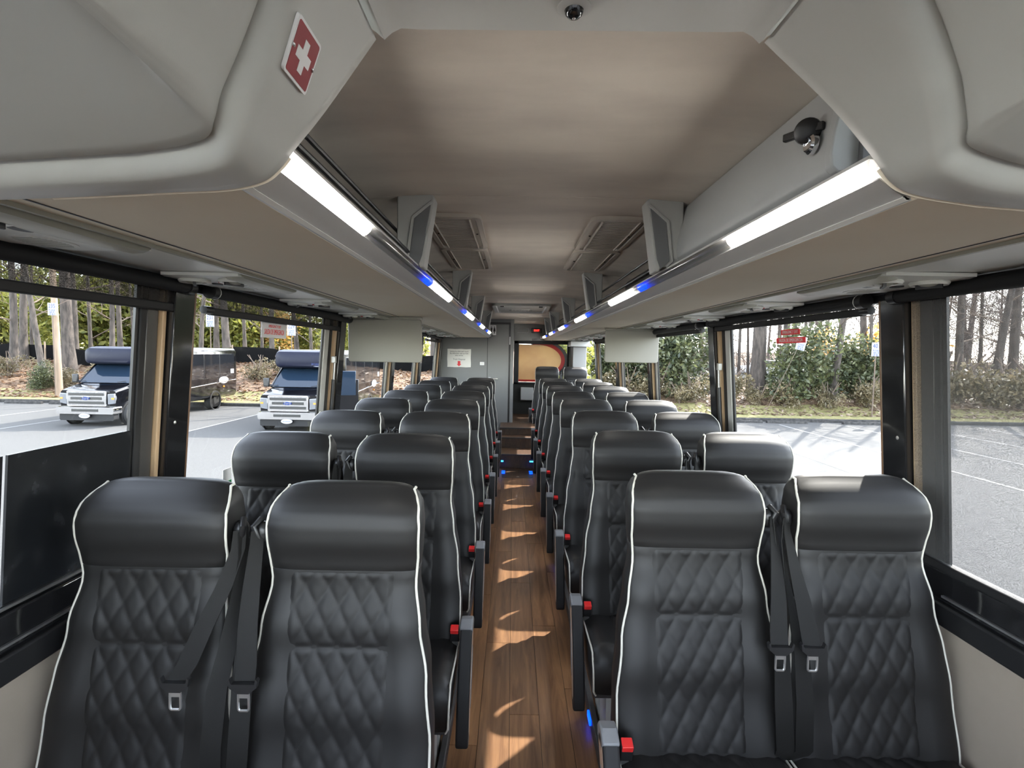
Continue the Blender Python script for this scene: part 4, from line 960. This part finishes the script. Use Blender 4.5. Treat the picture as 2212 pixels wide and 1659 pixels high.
put_tree(tree_meshes(12, 0.17, 41, 3, 8, 0.3, lean_=-0.13), PX(95, 29.5), 29.5, 'bare tree leaning left beside the utility pole on the left bank', None)
put_tree(big[0], PX(152, 31.5), 31.5, 'thickest grey trunk on the left bank just right of the utility pole', None, 1.0, 0.4)
put_tree(big[1], PX(1636, 27), 27.0, 'thick dark trunk with flared base seen through the second right window', None, 1.05, 2.0)
put_tree(tree_meshes(12, 0.22, 57, 3, 8, 0.35), PX(1692, 29), 29.0, 'broken-looking dark trunk right of the thickest tree beyond the right windows', None)
put_tree(tree_meshes(11, 0.20, 58, 3, 9, 0.3, lean_=0.09), PX(1806, 26.2), 26.2, 'ivy-footed leaning tree behind the right kerb throwing a long shadow', None)
GF = 'distant bare trees on the horizon'
rr_ = random.Random(21)
FAR = []
for i in range(60):
    y = rr_.uniform(48, 85); x = rr_.uniform(-1.0, 1.02)*y; FAR.append((1109+1120*(x+0.059)/y, y, x, rr_.uniform(1.1, 1.8)))
for i, (px, y, x, sc) in enumerate(FAR):
    k = mid if i % 3 else thin
    put_tree(k[i % 3], x, y, nth_label('distant skyline tree', FAR, i), GF, sc, i*1.3)
def bush_mesh(seed, rx, ry, rz, n, size, mt, lobes=7):
    r = random.Random(seed); m = MB()
    L_ = [(Vector((r.uniform(-.6,.6)*rx, r.uniform(-.6,.6)*ry, rz*(0.45+r.uniform(-.35,.6)))), r.uniform(0.38, 0.62)) for _ in range(lobes)]
    for i in range(n):
        c_, k = r.choice(L_); d = Vector((r.gauss(0,1), r.gauss(0,1), r.gauss(0,1))).normalized()*(r.random()**0.35)
        p = c_+Vector((d.x*rx*k, d.y*ry*k, d.z*rz*k))
        if p.z < 0.02: continue
        s_ = r.uniform(*size); u = Vector((r.gauss(0,1), r.gauss(0,1), r.gauss(0,1))).normalized(); v = u.orthogonal().normalized(); v = (Matrix.Rotation(r.uniform(0,6.28), 3, u) @ v)
        m.add([p-u*s_, p+v*s_*0.45, p+u*s_, p-v*s_*0.45], [(0,1,2,3)])
    return m.mesh('foliage', mt, smooth=False, recalc=False)
M_ever = leaf_mat('holly_leaf', (0.026,0.038,0.018), (0.115,0.125,0.055), 0.35)
M_yel = leaf_mat('sunlit_evergreen', (0.075,0.095,0.017), (0.33,0.32,0.075), 0.5)
M_olive = leaf_mat('olive_scrub', (0.07,0.06,0.03), (0.22,0.175,0.10), 0.3)
M_or = leaf_mat('autumn_leaf', (0.36,0.20,0.05), (0.62,0.40,0.12), 0.5)
def bush(x, y, me, lbl, group, sc=1, rz=0, name='shrub', stem=True, cat='shrub'):
    t = thing(name, lbl, cat, (x, y, hgt(x, y)), (0, 0, rz), group); t.scale = (sc, sc, sc)
    place('foliage', me, t)
    if stem: place('stem', stem_me, t)
    return t
stem_me = MB(); rs_ = random.Random(5)
for k in range(5): stem_me.tube([(0.1*rs_.uniform(-1,1), 0.1*rs_.uniform(-1,1), -0.2), (0.3*rs_.uniform(-1,1), 0.3*rs_.uniform(-1,1), 0.9), (0.7*rs_.uniform(-1,1), 0.7*rs_.uniform(-1,1), 1.8)], [0.05,0.035,0.02], 5)
stem_me = stem_me.mesh('stem', M_twig)
hol = [bush_mesh(60+i, 2.1, 1.9, 2.6, 5200, (0.07, 0.15), M_ever) for i in range(2)]
yel = [bush_mesh(70+i, 3.4, 2.6, 4.2, 5200, (0.13, 0.26), M_yel, 10) for i in range(2)]
sc_ = [bush_mesh(80+i, 1.3, 1.1, 1.0, 1500, (0.05, 0.11), M_olive, 5) for i in range(2)]
aut = bush_mesh(90, 1.8, 1.8, 2.4, 2200, (0.08, 0.16), M_or, 8)
M_thick = leaf_mat('twig_thicket', (0.07,0.055,0.05), (0.22,0.18,0.16), 0.15)
def thicket_mesh(seed, rx, ry, rz, n):
    r = random.Random(seed); m = MB()
    for i in range(n):
        p = Vector((r.gauss(0, 0.5)*rx, r.gauss(0, 0.5)*ry, r.random()**0.8*rz)); L_ = r.uniform(0.25, 0.8)
        u = Vector((r.gauss(0, 0.6), r.gauss(0, 0.6), r.gauss(0.5, 0.5))).normalized()*L_; v = u.orthogonal().normalized()*r.uniform(0.008, 0.02)
        q = u.cross(v).normalized()*v.length
        m.add([p-u-v, p-u+v, p+u+v*0.4, p+u-v*0.4], [(0,1,2,3)]); m.add([p-u-q, p-u+q, p+u+q*0.4, p+u-q*0.4], [(0,1,2,3)])
    return m.mesh('twigs', M_thick, smooth=False, recalc=False)
thk = [thicket_mesh(130+i, 4.5, 3.0, 7.5, 1700) for i in range(2)]
THICK = ((1330,42,1),(1440,40,0.8),(1540,40,0.8),(1615,44,1.0),(1690,43,0.8),(1790,42,0.9),(1880,40,1.0),(1960,40,1.0),(2060,39,0.9),(2130,40,1.0),(2200,39,1.0),(2270,41,1.0),(1230,40,1.0),(20,52,1.1),(620,54,1.0),(800,50,1.0))
for i, (px, y, sc) in enumerate(THICK):
    t = thing('thicket', nth_label('grey tangle of bare twigs', THICK, i), 'thicket', (PX(px, y), y, hgt(PX(px, y), y)-0.1), (0, 0, i*1.9), 'bare twig thickets'); t.scale = (sc, sc, sc)
    place('twigs', thk[i % 2], t); place('stem', stem_me, t)
bush(PX(1745, 26.2), 26.2, hol[0], 'large glossy evergreen shrub in the middle of the second right window', None, 1.15)
bush(PX(1850, 27.0), 27.0, hol[1], 'evergreen shrub behind the numbered sign at the right kerb', None, 1.0, 1.0)
bush(PX(1462, 28.0), 28.0, hol[1], 'evergreen shrub filling the left part of the third right window', None, 1.25, 2.0)
bush(PX(1372, 30.0), 30.0, hol[0], 'evergreen shrub seen below the right monitor', None, 0.95, 3.0)
bush(PX(1308, 29.0), 29.0, hol[1], 'evergreen shrub beyond the last right window', None, 0.9, 4.0)
bush(PX(1215, 27.0), 27.0, yel[1], 'leafy shrub seen through the right edge of the rear window', None, 0.8, 4.0)
bush(PX(1890, 31), 31, aut, 'small tree with orange autumn leaves at the top right of the second right window', None, 1.6, 0.5, 'autumn_tree', True, 'tree')
bush(PX(1812, 32), 32, aut, 'small orange-leaved tree behind the glossy evergreen shrub', None, 1.25, 2.5, 'autumn_tree', True, 'tree')
bush(PX(575, 44), 44, aut, 'orange-leaved shrub standing in for a yellow machine above the second shuttle bus', None, 1.3, 1.5)  # shrub added in place of an orange blob taken for a yellow machine
EVER = ((-60,42,1.3),(60,46,1.1),(130,45,1.2),(205,41,1.35),(268,43,1.2),(330,42,1.2),(440,42,1.2),(480,44,1.1),(520,46,1.2),(545,43,0.9),(600,50,0.9),(690,47,0.8),(780,44,1.0),(860,44,1.1))
for i, (px, y, sc) in enumerate(EVER):
    bush(PX(px, y), y, yel[i % 2], nth_label('sunlit yellow-green evergreen behind the black fence', EVER, i), 'evergreens behind the fence', sc, i*1.1, 'evergreen_tree', True, 'tree')
SCRUB = ((1640,25.6,0.6),(1700,25.5,0.8),(1580,26.5,0.9),(1500,25.8,0.8),(1470,25.5,0.6),(1420,26.6,1.0),(1350,26.5,0.9),(1790,25.3,0.7),(1880,25.6,0.9),(2080,26.4,1.4),(2140,26,1.3),(2205,26.2,1.4),(1930,26.5,1.2),(2020,27,1.3))
for i, (px, y, sc) in enumerate(SCRUB):
    bush(PX(px, y), y, sc_[i % 2], nth_label('low brown scrub by the kerb', SCRUB, i), 'scrub beyond the right kerb', sc, i*0.9)
UNDER = ((15,29.5,0.8),(95,28.3,0.9),(150,29,0.7),(215,30,0.7),(440,31,0.7),(560,30.5,0.8),(610,31,0.7))
for i, (px, y, sc) in enumerate(UNDER):
    bush(PX(px, y), y, (hol[0] if i % 3 == 1 else sc_[i % 2]), nth_label('small shrub on the leafy bank', UNDER, i), 'undergrowth on the left bank', sc*(0.45 if i % 3 == 1 else 1), i*0.9)
# black silt fence on the bank
fx = [-52+1.0*i for i in range(51)]
sf = thing('silt_fence', 'black silt fence running along the top of the left bank', 'fence')
MB().loft([[(x, 33.2+0.12*math.sin(x), hgt(x, 33.2)-0.1), (x, 33.23+0.12*math.sin(x), hgt(x, 33.2)-0.1), (x, 33.23+0.12*math.sin(x), hgt(x, 33.2)+0.98+0.07*math.sin(1.7*x)), (x, 33.2+0.12*math.sin(x), hgt(x, 33.2)+0.98+0.07*math.sin(1.7*x))] for x in fx]).build('fabric', M_fence, sf)
for i in range(17): x = -51+3*i; MB().box(x-0.03, x+0.03, 33.10, 33.17, hgt(x,33.2)-0.2, hgt(x,33.2)+1.15).build('stake', M_pole, sf)
po = thing('utility_pole', 'pale wooden utility pole on the left bank behind the kerb', 'pole', (PX(122, 27.3), 27.3, hgt(PX(122, 27.3), 27.3)))
MB().tube([(0.08,0,-0.3),(0.0,0,4),(-0.15,0,9)], [0.17,0.15,0.12], 12).build('shaft', M_pole, po)
MB().box(-1.1, 0.8, -0.05, 0.05, 7.9, 8.05).build('crossarm', M_pole, po)
# numbered bay signs
def bay_sign(px, py, y, num, lbl, tilt=0.0, hw=0.22, hh=0.32):
    x = PX(px, y); hor = 762+0.0178*(px-1109); z = CAMZ-(py-hor)/1120*y
    t = thing('bay_sign', lbl, 'sign', (x, y, z), (0, tilt, 0))
    MB().box(-hw, hw, 0.0, 0.012, -hh, hh).build('plate', M_signwhite, t)
    place('number', text_mesh(num, 0.30, M_blueink, 0.002, squeeze=0.8), t, (0, -0.004, 0.15), FACE_CAM)
    for k, w_ in enumerate(('PLEASE', 'BACK', 'UP BUS')): place('lettering', text_mesh(w_, 0.125, M_blueink, 0.002, squeeze=0.85), t, (0, -0.004, -0.06-0.105*k), FACE_CAM)
    zz = hgt(x, y+0.05)-z-0.2
    MB().tube([(0, 0.04, 0.2), (math.sin(-tilt)*-zz*0.97, 0.045, zz)], 0.012 if tilt else 0.028, 6).build('post', M_twig, t)
bay_sign(115, 668, 26.9, '235', 'white bay sign numbered 235 against the utility pole')
bay_sign(455, 693, 27.4, '231', 'white bay sign numbered 231 seen through the second left window')
bay_sign(630, 712, 27.6, '229', 'white bay sign half hidden by the blind above the second shuttle bus')
bay_sign(1890, 755, 24.2, '401', 'white bay sign numbered 401 at the right kerb')
bay_sign(1728, 742, 24.4, '411', 'tilted white bay sign just below the red exit sticker', 0.22)

# ------------------------------------------------------------------ parked cutaway shuttle buses (local: origin on the ground under the front bumper, front faces -y)
M_paint = mat('black_coach_paint', (0.003,0.0032,0.0045), 0.12, coat=0.35, spec=0.35)
M_navy = mat('navy_cap_paint', (0.0045,0.006,0.017), 0.45, spec=0.2)
M_busglass = mat('bus_dark_glass', (0.008,0.009,0.011), 0.04, coat=0.6)
M_wind = mat('windshield_blue', (0.010,0.019,0.034), 0.05, coat=0.0)
M_tyre = mat('tyre_rubber', (0.022,0.022,0.022), 0.8)
M_lamp = mat('headlamp', (0.25,0.26,0.28), 0.12, metal=0.6)
M_amber = mat('amber_lens', (0.7,0.22,0.02), 0.3)
def rsec(hw, z0, z1, r, y, n=5): return [Vector((p[0], y, p[1]+(z0+z1)/2)) for p in rrect(hw, (z1-z0)/2, r, n)]
def shuttle(x, y, lbl, open_door=False):
    t = thing('shuttle_bus', lbl, 'bus', (x, y, G), (0, 0, 0), 'parked black shuttle buses')
    MB().loft([rsec(1.12,0.55,2.86,0.20,2.05), rsec(1.2,0.50,2.90,0.20,2.2), rsec(1.21,0.50,2.92,0.20,8.0), rsec(1.18,0.55,2.88,0.22,8.12), rsec(1.0,0.9,2.6,0.2,8.16)]).build('body', M_paint, t)
    MB().loft([rsec(0.80,2.30,2.70,0.14,1.28), rsec(0.95,2.24,2.82,0.18,1.36), rsec(1.02,2.22,2.88,0.18,1.6), rsec(1.12,2.20,2.90,0.18,2.1)]).build('roof_cap', M_navy, t)
    MB().loft([rsec(1.0,0.55,1.30,0.10,0.30), rsec(1.02,0.52,1.36,0.12,0.45), rsec(1.04,0.52,1.50,0.14,1.05), rsec(1.04,0.5,1.56,0.12,1.25), rsec(1.05,0.5,2.0,0.16,2.1)]).build('cab', M_paint, t)
    MB().loft([[Vector((sx*w_, y_, z_)) for sx in (-1, 1)]+[Vector((sx*w_, y_+0.06, z_)) for sx in (1, -1)] for (w_, y_, z_) in ((0.96,1.10,1.535),(0.92,1.36,1.80),(0.86,1.66,2.10),(0.82,1.80,2.24))]).build('windshield', M_wind, t, ang=60)
    for sx in (-1, 1):
        MB().tube([(sx*0.99,1.10,1.53),(sx*0.95,1.37,1.80),(sx*0.85,1.80,2.24)], 0.035, 6).build('window_pillar', M_paint, t)
        MB().tube([(sx*0.75-0.5*0.55,1.07,1.56),(sx*0.75,1.12,1.60)], 0.012, 5).build('wiper', M_black, t)
        mr_ = MB().box(sx*1.22-0.11, sx*1.22+0.11, 1.16, 1.26, 1.52, 1.84).build('mirror', M_black, t, bevel=0.04, seg=3)
        MB().tube([(sx*1.0,1.28,1.56),(sx*1.2,1.22,1.62)], 0.025, 6).build('mirror_arm', M_black, mr_)
        hl = MB().prism([(sx*0.73,0.80),(sx*0.73,1.18),(sx*0.99,1.20),(sx*1.01,1.05),(sx*0.99,0.84)], 'y', 0.24, 0.34).build('headlight', M_lamp, t, bevel=0.02)
        MB().box(sx*0.93-0.05, sx*0.93+0.05, 0.232, 0.25, 0.99, 1.05).build('turn_lens', M_amber, hl)
        for wy, nm in ((0.95, 'front_wheel'), (6.2, 'rear_wheel')):
            Mx = Matrix.Translation((sx*0.90, wy, 0.39)) @ Matrix.Rotation(sx*PI/2, 4, 'Y')
            w_ = MB().lathe([(0.26,-0.02),(0.37,-0.02),(0.392,0.03),(0.392,0.20),(0.37,0.25),(0.26,0.26),(0.25,0.20)], Mx, 26).build(nm, M_tyre, t)
            MB().lathe([(0.255,0.235),(0.24,0.215),(0.17,0.19),(0.10,0.245),(0.05,0.26),(0.01,0.262)], Mx, 22).build('rim', M_chrome, w_)
            MB().lathe([(0.47,0.19),(0.47,0.215),(0.40,0.216),(0.40,0.19)], Matrix.Translation((sx*(1.0 if wy > 3 else 0.842), wy, 0.42)) @ Matrix.Rotation(sx*PI/2, 4, 'Y'), 26).build('wheel_arch', M_black, t)
        gw = MB().box(sx*1.208-0.012, sx*1.208+0.012, 2.75, 7.85, 1.48, 2.62).build('side_glass', M_busglass, t, bevel=0.01)
        for k in range(1, 4): MB().box(sx*1.222-0.003, sx*1.222+0.003, 2.75+1.275*k-0.012, 2.75+1.275*k+0.012, 1.5, 2.6).build('glass_joint', M_black, gw)
        MB().tube([(sx*1.225,2.1,1.02),(sx*1.225,7.98,1.33)], 0.022, 6).build('side_moulding', M_chrome, t)
        for yy_, zz_ in ((3.5,0.93),(6.9,1.05)): MB().box(sx*1.222-0.008, sx*1.222+0.008, yy_-0.05, yy_+0.05, zz_-0.03, zz_+0.03).build('side_marker', M_amber, t)
        ov = MB().prism([(6.9+p[0], 1.36+p[1]) for p in ellipse(0.42, 0.17)], 'x', min(sx*1.222, sx*1.226), max(sx*1.222, sx*1.226)).build('oval_decal', M_signwhite, t)
        MB().box(min(sx*1.224,sx*1.228), max(sx*1.224,sx*1.228), 7.52, 7.82, 1.66, 1.88).build('side_placard', M_signwhite, t)
    gr = MB().prism(rrect(0.71, 0.275, 0.06), 'y', 0.20, 0.30)
    gr.v = [(a, b, c_+1.015) for a, b, c_ in gr.v]; gr = gr.build('grille', M_chrome, t, bevel=0.015)
    for z_, w_ in ((1.17,0.64),(1.02,0.56),(0.865,0.64)): MB().box(-w_, w_, 0.188, 0.205, z_-0.048, z_+0.048).build('grille_slot', M_black, gr, bevel=0.008)
    em = MB().prism([(p[0], p[1]+1.02) for p in ellipse(0.145, 0.06)], 'y', 0.165, 0.19).build('emblem', mat('emblem_blue', (0.01,0.03,0.14), 0.2) if 'emblem_blue' not in MATS else MATS['emblem_blue'], gr)
    place('emblem_lettering', text_mesh('Ford', 0.115, M_chrome, 0.003), em, (0, 0.162, 1.02), FACE_CAM)
    bp = MB().loft([rsec(1.03,0.46,0.71,0.06,0.12), rsec(1.05,0.45,0.72,0.06,0.22), rsec(1.06,0.45,0.72,0.05,0.5)]).build('bumper', M_chrome, t)
    MB().box(-0.47, 0.47, 0.105, 0.13, 0.55, 0.645).build('bumper_slot', M_black, bp)
    va = MB().loft([rsec(0.98,0.22,0.46,0.05,0.20), rsec(1.0,0.24,0.47,0.05,0.4)]).build('valance', M_blackm, t)
    pl = MB().prism([(p[0]+0.0, p[1]+0.40) for p in ellipse(0.20, 0.085)], 'y', 0.09, 0.10).build('plate_oval', M_signwhite, t)
    place('lettering', text_mesh('Jet Limo Inc', 0.055, M_blueink, 0.001), pl, (0, 0.088, 0.40), FACE_CAM)
    co = MB().prism([(p[0]+0.62, p[1]+2.37) for p in ellipse(0.27, 0.088)], 'y', 1.285, 1.32).build('cap_oval', M_signwhite, t) if open_door else None
    if co:
        place('lettering', text_mesh('Jet Limo Inc', 0.10, M_blueink, 0.002, squeeze=0.85), co, (0.62, 1.281, 2.385), FACE_CAM)
        place('lettering', text_mesh('Limo Bus', 0.05, M_blueink, 0.002), co, (0.62, 1.281, 2.325), FACE_CAM)
        dr = MB().box(0, 0.05, 0, 1.05, 0.0, 1.2, Matrix.Translation((1.06, 1.30, 0.62)) @ Matrix.Rotation(-1.15, 4, 'Z')).build('cab_door', M_paint, t, bevel=0.02)
        MB().box(-0.01, 0.06, 0.08, 0.95, 0.60, 1.52, Matrix.Translation((1.06, 1.30, 0.62)) @ Matrix.Rotation(-1.15, 4, 'Z')).build('door_window', M_wind, dr, bevel=0.02)
        MB().box(-0.012, 0.0, 0.10, 0.90, 0.20, 0.55, Matrix.Translation((1.06, 1.30, 0.62)) @ Matrix.Rotation(-1.15, 4, 'Z')).build('door_panel', M_bracket, dr)
    return t
shuttle(-15.40, 18.35, 'black shuttle bus with chrome grille nearest the utility pole on the left')
shuttle(-7.92, 17.85, 'black shuttle bus with a white oval badge on its roof cap and open cab door', True)
# cars and road far to the right
MB().grid(lambda u, v: Vector((4+60*u, 38+14*v, hgt(4+60*u, 38+14*v)+0.16)), 40, 12).build('far_road', M_asph, bank, recalc=False)
def car(x, y, paint, lbl):
    t = thing('parked_car', lbl, 'car', (x, y, hgt(x, y)+0.14), (0, 0, 0))
    MB().prism([(-2.2,0.3),(2.2,0.3),(2.25,0.7),(2.0,0.85),(1.0,0.95),(0.55,1.40),(-0.9,1.42),(-1.5,0.98),(-2.2,0.9)], 'y', -0.85, 0.85).build('body', paint, t, bevel=0.08, seg=3)
    MB().prism([(0.85,0.97),(0.5,1.34),(-0.85,1.36),(-1.3,1.0)], 'y', -0.87, 0.87).build('windows', M_busglass, t)
    for a in (-1.35, 1.35):
        for b in (-0.8, 0.8): MB().lathe([(0.32,-0.1),(0.32,0.1),(0.1,0.11)], Matrix.Translation((a, b, 0.32)) @ Matrix.Rotation(PI/2, 4, 'X'), 14).build('wheel', M_tyre, t)
car(PX(1662, 44), 44, M_white, 'white car parked on the far road beside the thick trunk')
car(PX(1500, 46), 46, mat('silver_paint', (0.5,0.52,0.56), 0.3, metal=0.5), 'silver car on the far road above the third right window seats')
